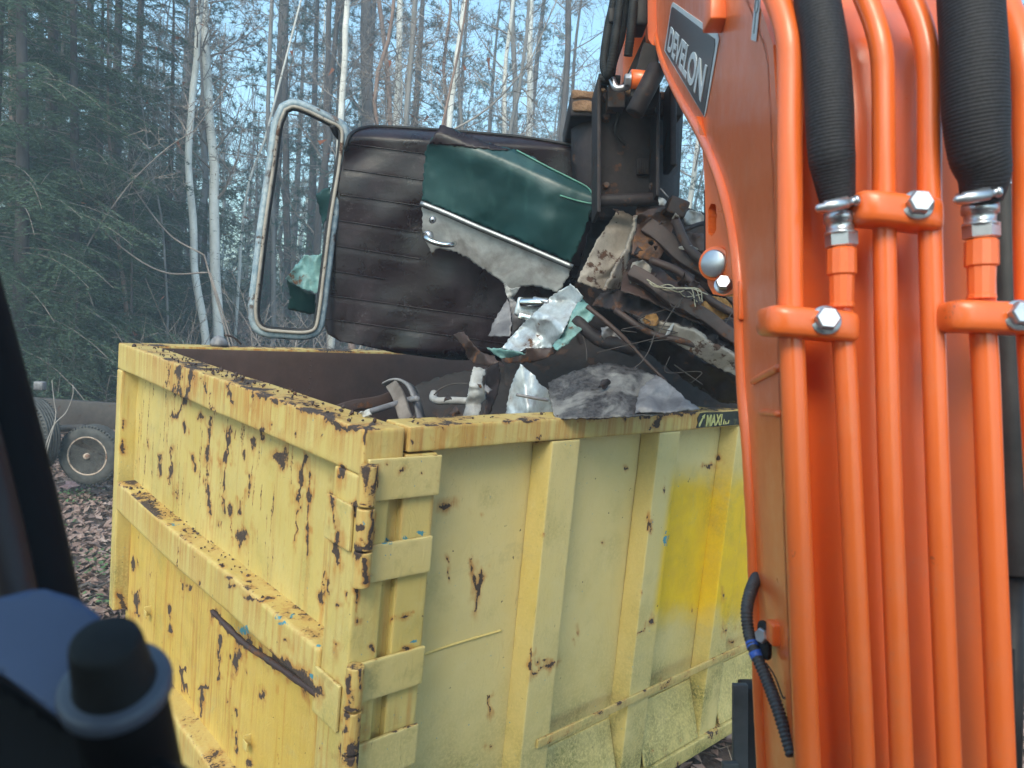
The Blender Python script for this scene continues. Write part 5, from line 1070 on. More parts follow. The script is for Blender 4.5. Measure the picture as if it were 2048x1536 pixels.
for k in range(16):
    x, y = rng.uniform(850, 1380), rng.uniform(770, 822); d_ = 2.75 + rng.random() * .3; r_ = rng.uniform(6, 18); n_ = 5; a_ = np.sort(rng.uniform(0, 6.28, n_))
    pl = [(x + math.cos(q) * r_ * rng.uniform(.5, 1.3), y + math.sin(q) * r_ * rng.uniform(.4, 1.)) for q in a_]
    tag(obj('shard', sheet(pl, crumple(plane_d((x, y, d_), (x + 20, y, d_ + rng.normal() * .04), (x, y + 20, d_ - .04)), .05, 14, 300 + k), 3.5, .004), [MRUST, MBUCKET, MGREY, MROOF][k % 4]), 'small torn shard of sheet metal among the scrap', 'scrap metal', 'small shards in the scrap')

for (p0, p1, w_, h_) in (((1292, 452, 3.12), (1490, 604, 2.96), .07, .05), ((1262, 545, 3.0), (1492, 690, 2.84), .05, .09)):
    bar('chassis_rail', None, P(*p0), P(*p1), w_, h_, MRUST, None, WR)
for (pts, r_) in (([(1300, 520, 2.98), (1360, 545, 2.94), (1420, 600, 2.9), (1492, 640, 2.86)], .016), ([(1350, 440, 3.04), (1380, 500, 3.0), (1440, 540, 2.96), (1500, 545, 2.95)], .02), ([(1230, 620, 3.0), (1300, 665, 2.94), (1390, 690, 2.88), (1490, 745, 2.82)], .013)):
    obj('exhaust_pipe', tube(spline([P(*q) for q in pts], 24), r_, 12), MRUST, WR)

# ------------------------------------------------------------------ trailer at the left
TR = thing('trailer', ground_at(150, d=7.4), 'old dark steel trailer frame with bare rusty wheels beside the dumpster', 'trailer')
a, b = P(-140, 783, 7.9), P(300, 812, 7.3)
def beam(a, b, h, th, mat, name, parent):
    t = (b - a); ln = np.linalg.norm(t); t = t / ln; n = np.cross(t, DZ); n /= np.linalg.norm(n)
    g = gbox((0, -th / 2, -h), (ln, th / 2, 0), .1, .006, mapf=lambda V: a + V[:, 0:1] * t + V[:, 1:2] * n + V[:, 2:3] * DZ); return obj(name, g, mat, parent)
beam(a, b, .26, .012, MTRAIL, 'frame_beam', TR); beam(a + np.array([0, .04, .0]), b + np.array([0, .04, 0]), .012, .09, MTRAIL, 'frame_flange', TR); beam(a + np.array([0, .04, -.25]), b + np.array([0, .04, -.25]), .012, .09, MTRAIL, 'frame_flange', TR)
gg = gbox((-.05, -.04, 0), (.05, .04, .09), .03, .015, mapf=lambda V: V + P(80, 778, 7.75) - np.array([0, 0, .01])); obj('stop_block', gg, MGREY, TR)
def wheel(c, axis, R, name='wheel'):
    axis = np.asarray(axis) / np.linalg.norm(axis); wd = .17
    prof = [(-wd * .5, R * .64), (-wd * .52, R * .72), (-wd * .50, R * .86), (-wd * .40, R * .955), (-wd * .34, R * .985)]
    for k in range(5):
        q = -wd * .33 + k * wd * .145; prof += [(q, R), (q + wd * .09, R), (q + wd * .10, R * .975), (q + wd * .135, R * .975)]
    prof += [(wd * .40, R * .955), (wd * .5, R * .86), (wd * .52, R * .72), (wd * .5, R * .64)]
    rimp = [(-wd * .5, R * .655), (-wd * .53, R * .64), (-wd * .50, R * .60), (-wd * .36, R * .58), (-wd * .30, R * .53), (-wd * .06, R * .50), (-wd * .0, R * .44), (-wd * .05, R * .30), (-wd * .10, R * .18), (-wd * .06, R * .001)]
    ty = obj(name, lathe(prof, c, axis, 48), MTYRE, TR)
    n = 56; tv, tf = [], []
    up = np.cross(axis, DX); up /= np.linalg.norm(up); w2 = np.cross(axis, up)
    for k in range(n):
        an = k * 2 * math.pi / n; rd_ = math.cos(an) * up + math.sin(an) * w2; tg = np.cross(axis, rd_)
        for sgn in (-1, 1):
            g = gbox((-.0035, -.018, -.006), (.0035, .018, .006), .05, .002, mapf=lambda V: c + axis * (sgn * wd * .39) + rd_ * (R * .965) + V[:, 0:1] * tg + V[:, 1:2] * axis + V[:, 2:3] * rd_); tv.append(g)
    obj('tread_block', merge(*tv), MTYRE, ty).__setitem__('kind', 'stuff')
    rm = obj('rim', lathe(rimp, c, axis, 40), MRIM, ty); obj('hub', lathe([(-.10 * wd, .05), (-.35 * wd, .045), (-.40 * wd, .03), (-.62 * wd, .028), (-.66 * wd, .016), (-.66 * wd, .001)], c, axis, 20), MRIM, ty)
    for k in range(4):
        an = k * math.pi / 2 + .5; rd_ = math.cos(an) * up + math.sin(an) * w2
        obj('lug_hole', lathe([(-.12 * wd, .03), (-.14 * wd, .034), (-.13 * wd, .022), (-.10 * wd, .001)], c + rd_ * R * .33, axis, 12), MBLACKM, ty)
    return ty
wc = P(184, 909, 7.05); waxis = (P(300, 812, 7.3) - P(-140, 783, 7.9)); waxis[2] = 0; waxis = np.cross(DZ, waxis / np.linalg.norm(waxis)); waxis = -waxis if waxis @ FW < 0 else waxis
waxis = waxis - RT * .25
wheel(wc, waxis, .285); wheel(P(66, 868, 6.95), waxis + RT * .55, .335); wheel(wc + waxis * 1.7, waxis, .285)
obj('axle', cyl(P(105, 858, 7.4), P(170, 855, 7.3), .035, 14, .004), MTRAIL, TR); obj('axle', cyl(wc, wc + waxis * 1.7, .03, 14, .004), MTRAIL, TR)
# ------------------------------------------------------------------ trees
def gz(x, y): return float(ground_z(np.array([x]), np.array([y]))[0])
def unit(v): return v / np.maximum(np.linalg.norm(v, axis=-1, keepdims=True), 1e-9)
def tris(base, tip, wd, rg=rng):
    """thin triangles from base to tip"""
    n = len(base); d = unit(tip - base); r = unit(np.cross(d, rg.normal(size=(n, 3)))) * np.asarray(wd).reshape(-1, 1)
    V = np.stack([base - r, base + r, tip], 1).reshape(-1, 3); return V, np.arange(3 * n).reshape(n, 3)
def mergeT(L_):
    V, F, n = [], [], 0
    for v, f in L_: V.append(v); F.append(np.asarray(f) + n); n += len(v)
    return np.concatenate(V), np.concatenate(F)
def limbs(trunk, r0, nb, lo, hi, length, up, rg, levels=2, taper=.6, droop=0., thin=.0055):
    """bare branches: returns triangles (three-sided limbs and thin twigs)"""
    out = []
    n = len(trunk)
    def branch(p, d, ln, r, lv):
        k = max(4, int(ln / .28)); pts = [p]; dd = d.copy()
        for i in range(k):
            dd = dd + rg.normal(size=3) * .13 + np.array([0, 0, .05 - droop]); dd /= np.linalg.norm(dd); pts.append(pts[-1] + dd * ln / k)
        pts = np.array(pts); rad = np.linspace(r, max(r * .25, thin * .5), k + 1)
        sides = 4 if lv == 0 else 3
        v, f = tube(pts, rad, sides, cap=False); ft = []
        for q in f: ft += [[q[0], q[1], q[2]], [q[0], q[2], q[3]]]
        out.append((v, np.array(ft)))
        if lv < levels - 1:
            for j in range(int(3 + ln * 2.6)):
                t = rg.uniform(.2, 1); i = int(t * k); a = unit(np.cross(pts[min(i + 1, k)] - pts[max(i - 1, 0)], rg.normal(size=3))); dv = unit(dd * .7 + a * .8)
                branch(pts[i], dv, ln * rg.uniform(.25, .5) * (1.2 - t * .5), max(rad[i] * .55, thin * .8), lv + 1)
        else:
            m = int(3 + ln * 5); t = rg.integers(1, k + 1, m); b = pts[t]; dv = unit(dd + rg.normal(size=(m, 3)) * .7 - np.array([0, 0, droop])); out.append(tris(b, b + dv * rg.uniform(.15, .5, (m, 1)), thin, rg))
    for i in range(nb):
        t = rg.uniform(lo, hi); j = t * (n - 1); a = int(j); p = trunk[a] + (trunk[min(a + 1, n - 1)] - trunk[a]) * (j - a); az = rg.uniform(0, 2 * math.pi)
        d = np.array([math.cos(az), math.sin(az), up * rg.uniform(.5, 1.4)]); d /= np.linalg.norm(d)
        branch(p, d, length * (1.15 - t * taper) * rg.uniform(.6, 1.2), r0 * .30 * (1.1 - t * .7), 0)
    return mergeT(out)
def tree_root(name, loc, label, group=None, cat='tree'): return thing(name, loc, label, cat, group)
def copy_tree(root, loc, rz, sc, label, group):
    r = root.copy(); COL.objects.link(r); r.location = loc; r.rotation_euler = (rng.normal() * .015, rng.normal() * .015, rz); r.scale = (sc, sc, sc); r['label'] = label; r['group'] = group
    for ch in list(root.children):
        c = ch.copy(); COL.objects.link(c); c.parent = r
    return r
# trees one can single out, each with its own trunk and branches
def own_tree(name, pts, d, r0, r1, bark_, label, nb=14, length=1.8, twig=None, seed=0, lo=.35, hi=1., up=.7, leaves=0, group=None, extend=4.):
    p = spline([(x, y, d) for x, y in pts], 40); W = PA(p)            # from low to high
    g = np.array([W[0][0], W[0][1], 0]); g[2] = gz(g[0], g[1]) - .08
    T0 = unit(W[3] - W[0])
    if T0[2] < .6:
        T0 = unit(np.array([T0[0], T0[1], 2.6])); b0 = W[0] - T0 * ((W[0][2] - g[2]) / T0[2]); g = np.array([b0[0], b0[1], 0]); g[2] = gz(g[0], g[1]) - .08
    low = np.linspace(g, W[0], 5)[:-1] if W[0][2] > g[2] + .1 else np.zeros((0, 3))
    top = W[-1] + np.outer(np.linspace(.1, 1, 12), unit(W[-1] - W[-4]) * extend * .6 + np.array([0, 0, extend * .4]))
    W = np.concatenate([low, W, top]); t = np.linspace(0, 1, len(W)); rg = np.random.default_rng(seed + 100)
    W = W + np.column_stack([fbm(np.column_stack([t * 9, 0 * t + seed, 0 * t]), 2, 1) - .5, fbm(np.column_stack([t * 9, 0 * t + seed, 0 * t]), 2, 2) - .5, 0 * t]) * r0 * .6
    root = tree_root(name, g, label, group)
    rad = r0 + (r1 - r0) * t; rad = rad * (1 + .07 * (fbm(np.column_stack([t * 30, 0 * t + seed, 0 * t]), 2, 9) - .5)); rad[0] *= 1.25
    obj('trunk', tube(W, rad, 14), bark_, root)
    if nb:
        obj('crown', limbs(W, r0, nb, lo, hi, length, up, rg, 3 if length > 1.2 else 2), twig or MTWIG, root, smooth=False)
    if leaves:
        n = leaves; k = rg.integers(int(len(W) * .3), len(W), n); b = W[k] + rg.normal(size=(n, 3)) * .8; obj('leaf', tris(b, b + rg.normal(size=(n, 3)) * .06 - np.array([0, 0, .04]), .03, rg), MDRY, root, smooth=False)['kind'] = 'stuff'
    return root
own_tree('birch_tree', [(437, 688), (433, 560), (430, 430), (427, 340), (421, 240), (416, 150), (411, 60), (410, 0)], 13.5, .098, .060, MBIRCH, 'white birch trunk standing straight just behind the far rim, right of its thinner leaning neighbour', 16, 1.7, MTWIG, 1, leaves=26)
own_tree('birch_tree', [(412, 680), (402, 610), (391, 540), (386, 460), (380, 370), (378, 300), (384, 220), (390, 140), (396, 60), (402, 0)], 13.0, .070, .045, MBIRCH, 'thinner white birch curving leftwards, base hidden by the metal cap on the rim', 14, 1.6, MTWIG, 2, leaves=20)
own_tree('sapling', [(257, 684), (250, 600), (240, 520), (231, 430), (225, 340), (218, 270), (216, 200)], 11.5, .038, .014, MBARKR, 'slender reddish sapling rising behind the left end of the dumpster', 14, 1.1, MTWIGL, 3, leaves=26, extend=2)
own_tree('pine_tree', [(280, 690), (280, 500), (279, 300), (279, 120), (281, 0)], 16, .095, .06, MBARKD, 'dark straight conifer trunk between the reddish sapling and the birches', 16, 1.8, MTWIG, 4, lo=.2, up=.1)
own_tree('birch_tree', [(668, 600), (678, 330), (682, 250), (688, 150), (691, 60), (694, 0)], 17, .085, .06, MBIRCH, 'speckled birch seen above the top left corner of the ribbed panel', 9, 1.9, MTWIG, 5)
own_tree('pine_tree', [(738, 600), (736, 300), (735, 200), (734, 90), (732, 0)], 21, .20, .14, MBARKD, 'broad grey-brown trunk rising behind the ribbed panel, widest in the wood', 10, 2.2, MTWIG, 6)
own_tree('maple_tree', [(782, 600), (780, 260), (776, 160), (768, 80), (758, 0)], 18, .07, .05, MBARKR, 'reddish grey trunk leaning left just right of the broad trunk', 9, 1.9, MTWIG, 7)
own_tree('birch_tree', [(790, 600), (792, 255), (795, 180), (798, 100), (801, 0)], 19, .10, .07, MBIRCH, 'mottled birch close beside a smooth pale grey trunk', 9, 1.9, MTWIG, 8)
own_tree('maple_tree', [(800, 640), (812, 260), (818, 180), (823, 110), (828, 40), (832, -20)], 12.5, .055, .040, MBARKG, 'smooth pale grey trunk rising from behind the middle of the ribbed panel', 14, 1.6, MTWIG, 9, leaves=14)
own_tree('birch_tree', [(885, 500), (898, 240), (905, 180), (914, 110), (922, 60), (932, -10)], 15, .07, .05, MBIRCH, 'birch leaning right behind the folded top of the green door skin', 9, 1.7, MTWIG, 10, leaves=22)
own_tree('sapling', [(870, 420), (884, 260), (900, 180), (916, 110), (928, 40)], 10.5, .022, .013, MBARKR, 'thin rust-brown sapling starting behind the folded top of the green door skin', 8, .9, MTWIGL, 11, leaves=16)
own_tree('sapling', [(900, 262), (950, 235), (1000, 195), (1040, 150), (1062, 120)], 9.5, .014, .007, MTWIGL, 'pale thin branch leaning far to the right above the wreck', 8, .8, MTWIGL, 12, extend=1)
own_tree('pine_tree', [(1118, 600), (1124, 280), (1130, 180), (1135, 80), (1138, 0)], 17, .085, .065, MBARKD, 'dark trunk just left of the excavator bucket', 16, 1.9, MTWIG, 13)
own_tree('birch_tree', [(1058, 600), (1058, 280), (1060, 180), (1060, 90), (1061, 0)], 22, .12, .08, MBIRCH, 'pale birch between the dark trunk and the leaning sapling, left of the bucket', 9, 2., MTWIG, 14)
own_tree('maple_tree', [(1032, 600), (1028, 280), (1030, 180), (1026, 90), (1026, 0)], 20, .09, .06, MBARKG, 'grey trunk left of the pale birch nearest the bucket', 9, 2., MTWIG, 15)
own_tree('pine_tree', [(655, 640), (653, 520), (652, 300), (655, 100), (660, 0)], 19, .08, .06, MBARKD, 'dark trunk showing through the right side of the empty window frame', 9, 1.9, MTWIG, 16)
own_tree('pine_tree', [(575, 650), (574, 450), (572, 250), (570, 100), (572, 0)], 20, .10, .07, MBARKD, 'dark trunk showing through the middle of the empty window frame', 16, 2., MTWIG, 17)
own_tree('maple_tree', [(548, 650), (546, 450), (536, 250), (540, 100), (545, 0)], 17, .055, .04, MBARKG, 'grey trunk beside the left bar of the empty window frame', 9, 1.7, MTWIG, 18)
own_tree('birch_tree', [(470, 680), (478, 560), (484, 460), (500, 360), (530, 280)], 17, .04, .02, MBIRCH, 'thin birch bending right between the birch pair and the window frame', 10, 1.3, MTWIGL, 19)
own_tree('pine_tree', [(30, 500), (29, 300), (28, 100), (28, 0)], 14, .10, .08, MBARKR, 'reddish pine trunk at the far left above the dense evergreens', 10, 1.8, MTWIG, 20)
own_tree('maple_tree', [(335, 640), (330, 520), (322, 430), (312, 380), (302, 340)], 12, .022, .010, MBARKG, 'crooked grey sapling left of the leaning birch', 9, .9, MTWIGL, 21, extend=1.5)
own_tree('maple_tree', [(120, 650), (160, 520), (250, 380), (330, 300), (390, 260)], 10.5, .014, .006, MTWIG, 'long thin bough arching up to the right across the evergreens', 9, .9, MTWIG, 22, extend=1)
own_tree('maple_tree', [(420, 545), (330, 545), (250, 500), (180, 430), (120, 350), (40, 280)], 10.8, .013, .006, MTWIG, 'long thin bough sagging across the evergreens towards the birches', 8, .9, MTWIG, 23, extend=1)
own_tree('maple_tree', [(408, 510), (340, 470), (270, 380), (215, 300), (150, 235)], 11.2, .014, .006, MTWIG, 'straight thin bough falling from the upper left to the leaning birch', 8, .9, MTWIG, 24, extend=1)
# evergreens: built once, copied
def needles(cent, dirs, ln, wd, per, rg, spread=.9):
    n = len(cent); c = np.repeat(cent, per, 0); d = unit(np.repeat(dirs, per, 0) + rg.normal(size=(n * per, 3)) * spread); return tris(c, c + d * ln * rg.uniform(.7, 1.2, (n * per, 1)), wd, rg)
def pine(name, H, seed, lo=.28, reach=2.2, label='', loc=(0, 0, 0), dense=1., group=None):
    rg = np.random.default_rng(seed); root = tree_root(name, loc, label, group); o = np.array(loc, float)
    t = np.linspace(0, 1, 16); W = np.column_stack([.12 * np.sin(t * 4 + seed), .12 * np.cos(t * 3 + seed), t * H]); obj('trunk', tube(W + o, .012 * H * (1 - t * .88) + .01, 9), MBARKD, root)
    br, C, Dn = [], [], []
    for h in np.arange(lo * H, H * .98, .62):
        rem = (1 - h / H); ln0 = reach * (.25 + .75 * min(1, rem * 2.2)) * (1 if rem > .1 else .7)
        for k in range(rg.integers(3, 6)):
            az = rg.uniform(0, 6.28); ln = ln0 * rg.uniform(.55, 1.15); s = np.linspace(0, 1, 7)
            p = np.array([np.interp(h, W[:, 2], W[:, 0]), np.interp(h, W[:, 2], W[:, 1]), h]); dv = np.array([math.cos(az), math.sin(az), 0])
            pts = p + np.outer(s * ln, dv) + np.outer((s - .3) ** 2 * ln * .28 - .02, [0, 0, 1]); v, f = tube(pts, np.linspace(.016, .004, 7) * (.5 + rem), 3, cap=False); ft = []
            for q in f: ft += [[q[0], q[1], q[2]], [q[0], q[2], q[3]]]
            br.append((v, np.array(ft)))
            m = int(13 * dense * (.4 + ln / reach)); tt = rg.uniform(.3, 1.05, m); side = np.array([-dv[1], dv[0], 0])
            q = p + np.outer(tt * ln, dv) + np.outer((tt - .3) ** 2 * ln * .28, [0, 0, 1]) + np.outer(rg.normal(size=m) * .26 * tt * ln * .7, side) + np.outer(rg.normal(size=m) * .07, [0, 0, 1])
            C.append(q); Dn.append(np.tile(dv * .7 + np.array([0, 0, .45]), (m, 1)) + rg.normal(size=(m, 3)) * .3)
    cr = mergeT(br); obj('branch', (cr[0] + o, cr[1]), MTWIG, root, smooth=False)['kind'] = 'stuff'
    cr = needles(np.concatenate(C), np.concatenate(Dn), .17, .0085, 13, rg); obj('crown', (cr[0] + o, cr[1]), MNEED, root, smooth=False)
    return root
def hemlock(name, H, seed, reach=1.7, label='', loc=(0, 0, 0), group=None):
    rg = np.random.default_rng(seed); root = tree_root(name, loc, label, group); o = np.array(loc, float)
    t = np.linspace(0, 1, 12); W = np.column_stack([.05 * np.sin(t * 5), .05 * np.cos(t * 4), t * H]); obj('trunk', tube(W + o, .011 * H * (1 - t * .9) + .008, 9), MBARKD, root)
    B, T, br = [], [], []
    for k in range(int(H * 15)):
        h = H * rg.uniform(.04, .99) ** 1.1; rem = 1 - h / H; ln = (reach * (rem ** .75) + .22) * rg.uniform(.55, 1.1); az = rg.uniform(0, 6.28)
        dv = np.array([math.cos(az), math.sin(az), .12]); side = np.array([-dv[1], dv[0], 0]); s = np.linspace(0, 1, 7); p0 = np.array([0, 0, h])
        f_ = lambda u: p0 + np.outer(u * ln, dv) - np.outer(u ** 2.2 * ln * .36, [0, 0, 1])
        v, f = tube(f_(s), np.linspace(.010, .003, 7), 3, cap=False); ft = []
        for q in f: ft += [[q[0], q[1], q[2]], [q[0], q[2], q[3]]]
        br.append((v, np.array(ft)))
        m = int(11 + ln * 19); u = rg.uniform(.12, 1, m); q = f_(u); sg = rg.choice([-1, 1], m); tl = ln * .42 * (1.08 - u) + .10
        for a, sgn, l2, uu in zip(q, sg, tl, u):
            td = dv * .65 + side * sgn * rg.uniform(.5, 1.) + np.array([0, 0, -.22 - .3 * rg.random()]); td /= np.linalg.norm(td); nn = int(4 + l2 * 30)
            w_ = np.linspace(.0, 1, nn)[:, None]; b = a + td * l2 * w_ - np.array([0, 0, 1]) * w_ ** 2 * l2 * .18
            s2 = np.cross(td, [0, 0, 1.]); s2 /= max(np.linalg.norm(s2), 1e-6); e = np.where(rg.random((nn, 1)) < .5, 1, -1) * s2 * .9 + td * .8 + rg.normal(size=(nn, 3)) * .25
            B.append(b); T.append(b + unit(e) * rg.uniform(.035, .075, (nn, 1)))
    cr = mergeT(br); obj('branch', (cr[0] + o, cr[1]), MTWIG, root, smooth=False)['kind'] = 'stuff'
    B, T = np.concatenate(B), np.concatenate(T); cr = tris(B, T, .0065, rg); obj('crown', (cr[0] + o, cr[1]), MHEM, root, smooth=False)
    return root
def bare(name, H, seed, bark_, label='', loc=(0, 0, 0), nb=22, group=None):
    rg = np.random.default_rng(seed); root = tree_root(name, loc, label, group); o = np.array(loc, float); t = np.linspace(0, 1, 18)
    W = np.column_stack([(fbm(np.column_stack([t * 4, 0 * t + seed, 0 * t]), 3, 1) - .5) * .9, (fbm(np.column_stack([t * 4, 0 * t + seed, 0 * t]), 3, 2) - .5) * .9, t * H]); W[:, :2] -= W[0, :2]
    obj('trunk', tube(W + o, .0075 * H * (1 - t * .85) + .008, 9), bark_, root)
    cr = limbs(W, .0075 * H, nb, .12, .98, H * .16, .8, rg, 3); obj('crown', (cr[0] + o, cr[1]), MTWIG, root, smooth=False)
    return root
def spot(x, d):
    g = ground_at(x, d=d); return (g[0], g[1], gz(g[0], g[1]) - .05)
HL = [(30, 10.2, 'tall dense hemlock at the far left with drooping sprays'), (135, 11.0, 'hemlock just right of the dense one at the far left edge'), (225, 13.6, 'hemlock behind the reddish sapling'), (330, 15.5, 'hemlock showing between the sapling and the birch pair'), (-60, 13, 'hemlock at the left edge of the view above the cab pillar'), (90, 13.5, 'taller hemlock rising behind the two front ones'),
      (180, 16, 'hemlock deep in the wood above the trailer'), (395, 19, 'hemlock behind the birch pair'), (150, 10.2, 'low young hemlock above the trailer beam'), (95, 9.6, 'small hemlock seedling by the cab pillar'), (262, 11.2, 'bushy young hemlock beside the left end of the dumpster'), (500, 34, 'hemlock far behind the left bar of the window frame'), (20, 17, 'tall hemlock at the back of the left-hand evergreens'), (280, 20, 'hemlock at the back behind the dark conifer trunk'), (75, 11.6, 'hemlock between the two front ones at the left'), (185, 12.6, 'hemlock left of the reddish sapling, sprays hanging over the trailer'), (-20, 10.4, 'hemlock nearest the cab pillar'), (245, 15.0, 'hemlock just right of the reddish sapling, further back'), (110, 18, 'tall hemlock at the back rising above the front ones')]
hp = [hemlock('hemlock_tree', 9.5, 301, 1.9, HL[0][2], spot(*HL[0][:2]), 'hemlocks at the edge of the wood'), hemlock('hemlock_tree', 8.0, 302, 1.7, HL[1][2], spot(*HL[1][:2]), 'hemlocks at the edge of the wood')]
for k, (x, d, lab_) in enumerate(HL[2:]):
    sc = {6: .26, 7: .16, 8: .34}.get(k, rng.uniform(.85, 1.25)); copy_tree(hp[k % 2], spot(x, d), rng.uniform(0, 6.28), sc, lab_, 'hemlocks at the edge of the wood')
PG = 'pines standing in the wood'; BG = 'bare trees standing in the wood'
pp_ = [pine('pine_tree', 15, 401, .25, 2.3, 'tall layered pine standing left of the birch pair, far back', spot(345, 22), 1., PG), pine('pine_tree', 17, 402, .32, 2.6, 'layered pine whose dark crown fills the sky left of the window frame', spot(520, 21), 1., PG), pine('pine_tree', 13, 403, .18, 2.1, 'layered pine behind the top of the window frame', spot(600, 23), 1., PG)]
for k in range(20):
    x = -80 + 1560 * ((k * .618) % 1); d = rng.uniform(22, 44)
    if 310 < x < 550 and k % 3: continue
    copy_tree(pp_[k % 3], spot(x, d), rng.uniform(0, 6.28), rng.uniform(.8, 1.15), 'pine standing deep in the wood among bare trunks', PG)
bb_ = [bare('maple_tree', 12, 501, MBARKG, 'bare grey tree in the wood left of the birch pair', spot(360, 17), 15, BG), bare('maple_tree', 14, 502, MBARKD, 'bare dark tree behind the top of the window frame', spot(620, 18), 16, BG), bare('birch_tree', 13, 503, MBIRCH, 'bare birch behind the right half of the ribbed panel', spot(965, 19), 15, BG), bare('maple_tree', 10, 504, MBARKR, 'bare reddish tree behind the left of the ribbed panel', spot(720, 15), 15, BG)]
for k in range(32):
    x = -60 + 1540 * ((k * .618 + .31) % 1); d = rng.uniform(17, 42)
    if 310 < x < 550 and k % 3: continue
    copy_tree(bb_[k % 4], spot(x, d), rng.uniform(0, 6.28), rng.uniform(.8, 1.25), 'bare tree standing deep in the wood among other trunks', BG)
for k in range(24):
    copy_tree((pp_ + bb_)[k % 7], spot(1500 + 1000 * ((k * .618) % 1), rng.uniform(16, 40)), rng.uniform(0, 6.28), rng.uniform(.8, 1.2), 'tree in the wood hidden behind the boom', 'trees behind the boom')

# ------------------------------------------------------------------ undergrowth, litter, far wood
def brush(n, seed):
    rg = np.random.default_rng(seed); out = []
    x = rg.uniform(-120, 1520, n); d = 10.5 + 24 * rg.random(n) ** 1.4
    for a, b in zip(x, d):
        g = np.array(spot(a, b)); k = 6; dv = np.array([rg.normal() * .5, rg.normal() * .5, 1.]); dv /= np.linalg.norm(dv); pts = [g]; ln = rg.uniform(.6, 2.6)
        for i in range(k): dv = unit(dv + rg.normal(size=3) * .16 - np.array([0, 0, .05])); pts.append(pts[-1] + dv * ln / k)
        v, f = tube(pts, np.linspace(.008, .003, k + 1) * (.7 + b / 30), 3, cap=False); ft = []
        for q in f: ft += [[q[0], q[1], q[2]], [q[0], q[2], q[3]]]
        out.append((v, np.array(ft))); pts = np.array(pts); m = 12; i = rg.integers(2, k + 1, m); out.append(tris(pts[i], pts[i] + unit(dv + rg.normal(size=(m, 3)) * .8) * rg.uniform(.15, .6, (m, 1)), .0035 * (.7 + b / 30), rg))
    return mergeT(out)
tag(obj('brush', brush(1700, 61), MTWIG, smooth=False), 'tangle of bare twiggy undergrowth on the forest floor', 'undergrowth', kind='stuff')
def low_green(n, seed):
    rg = np.random.default_rng(seed); C, Dn = [], []
    for k in range(n):
        x, d = rg.uniform(-100, 1500), rg.uniform(17, 40); g = np.array(spot(x, d)); m = 70; h = rg.uniform(1.5, 5.5)
        C.append(g + np.column_stack([rg.normal(size=m) * .55, rg.normal(size=m) * .55, rg.random(m) ** .8 * h])); Dn.append(rg.normal(size=(m, 3)) * .5 + np.array([0, 0, -.1]))
    return needles(np.concatenate(C), np.concatenate(Dn), .19, .012, 6, rg)
tag(obj('saplings', low_green(120, 62), MNEED, smooth=False), 'low evergreen saplings filling the wood behind the trunks', 'undergrowth', kind='stuff')
def far_wood(seed):
    rg = np.random.default_rng(seed); out = []
    for k in range(300):
        x, d = rg.uniform(-200, 2500), rg.uniform(44, 78); g = np.array(spot(x, d)); H = rg.uniform(9, 17); out.append(tris(g[None], (g + np.array([rg.normal() * .5, rg.normal() * .5, H]))[None], rg.uniform(.08, .2), rg))
        out.append(tris(np.repeat((g + [0, 0, H * .4])[None], 26, 0) + np.outer(rg.random(26) * H * .5, [0, 0, 1]), g + np.column_stack([rg.normal(size=26) * 1.6, rg.normal(size=26) * 1.6, H * (.35 + .65 * rg.random(26))]), .03, rg))
    return mergeT(out)
tag(obj('far_wood', far_wood(63), MBARKD, smooth=False), 'far-off mass of bare trunks closing the back of the wood', 'wood', kind='stuff')
def far_green(seed):
    rg = np.random.default_rng(seed); n = 11000; x, d = rg.uniform(-250, 2500, n), rg.uniform(46, 80, n); g = np.stack([spot(a, b) for a, b in zip(x, d)]); C = g + np.outer(rg.random(n) ** 1.3 * 7.5, [0, 0, 1])
    return needles(C, rg.normal(size=(n, 3)), .55, .06, 5, rg)
tag(obj('far_thicket', far_green(64), MNEED, smooth=False), 'far-off evergreen thicket behind the trunks', 'wood', kind='stuff')
def leaves(n, seed, pick, size):
    rg = np.random.default_rng(seed); g = pick(rg, n); z = ground_z(g[:, 0], g[:, 1]) + .006 + rg.random(n) * .03; c = np.column_stack([g, z])
    a = rg.uniform(0, 6.28, n); s = size * rg.uniform(.6, 1.3, n)[:, None]; u = np.column_stack([np.cos(a), np.sin(a), rg.normal(size=n) * .35]); v = np.column_stack([-np.sin(a), np.cos(a), rg.normal(size=n) * .35])
    V = np.stack([c - u * s, c + v * s * .55 + [0, 0, .012], c + u * s, c - v * s * .55 + [0, 0, .008]], 1).reshape(-1, 3); i = np.arange(n) * 4
    return V, np.concatenate([np.column_stack([i, i + 1, i + 2]), np.column_stack([i, i + 2, i + 3])])
def pk_left(rg, n): return np.column_stack([rg.uniform(-9, -1.6, n), 3.2 + 9 * rg.random(n) ** 1.2])
def pk_far(rg, n):
    d = 9 + 22 * rg.random(n); x = rg.uniform(-150, 1500, n); return np.stack([ground_at(a, d=b)[:2] for a, b in zip(x, d)])
def pk_right(rg, n): return np.column_stack([rg.uniform(.3, 6.5, n), rg.uniform(1.3, 9, n)])
tag(obj('leaf_litter', mergeT([leaves(34000, 71, pk_left, .038), leaves(22000, 72, pk_far, .07), leaves(19000, 73, pk_right, .038)]), MLIT, smooth=False), 'brown fallen leaves covering the ground', 'leaf litter', kind='stuff')
def grass(n, seed, pick):
    rg = np.random.default_rng(seed); g = pick(rg, n); z = ground_z(g[:, 0], g[:, 1]); b = np.column_stack([g, z]); return tris(b, b + np.column_stack([rg.normal(size=n) * .07, rg.normal(size=n) * .07, rg.uniform(.01, .09, n)]), .0025, rg)
MSTRAW = simple('dry_straw', (.20, .15, .11), (.36, .29, .23), 3, .9, 0, 0, src='World')
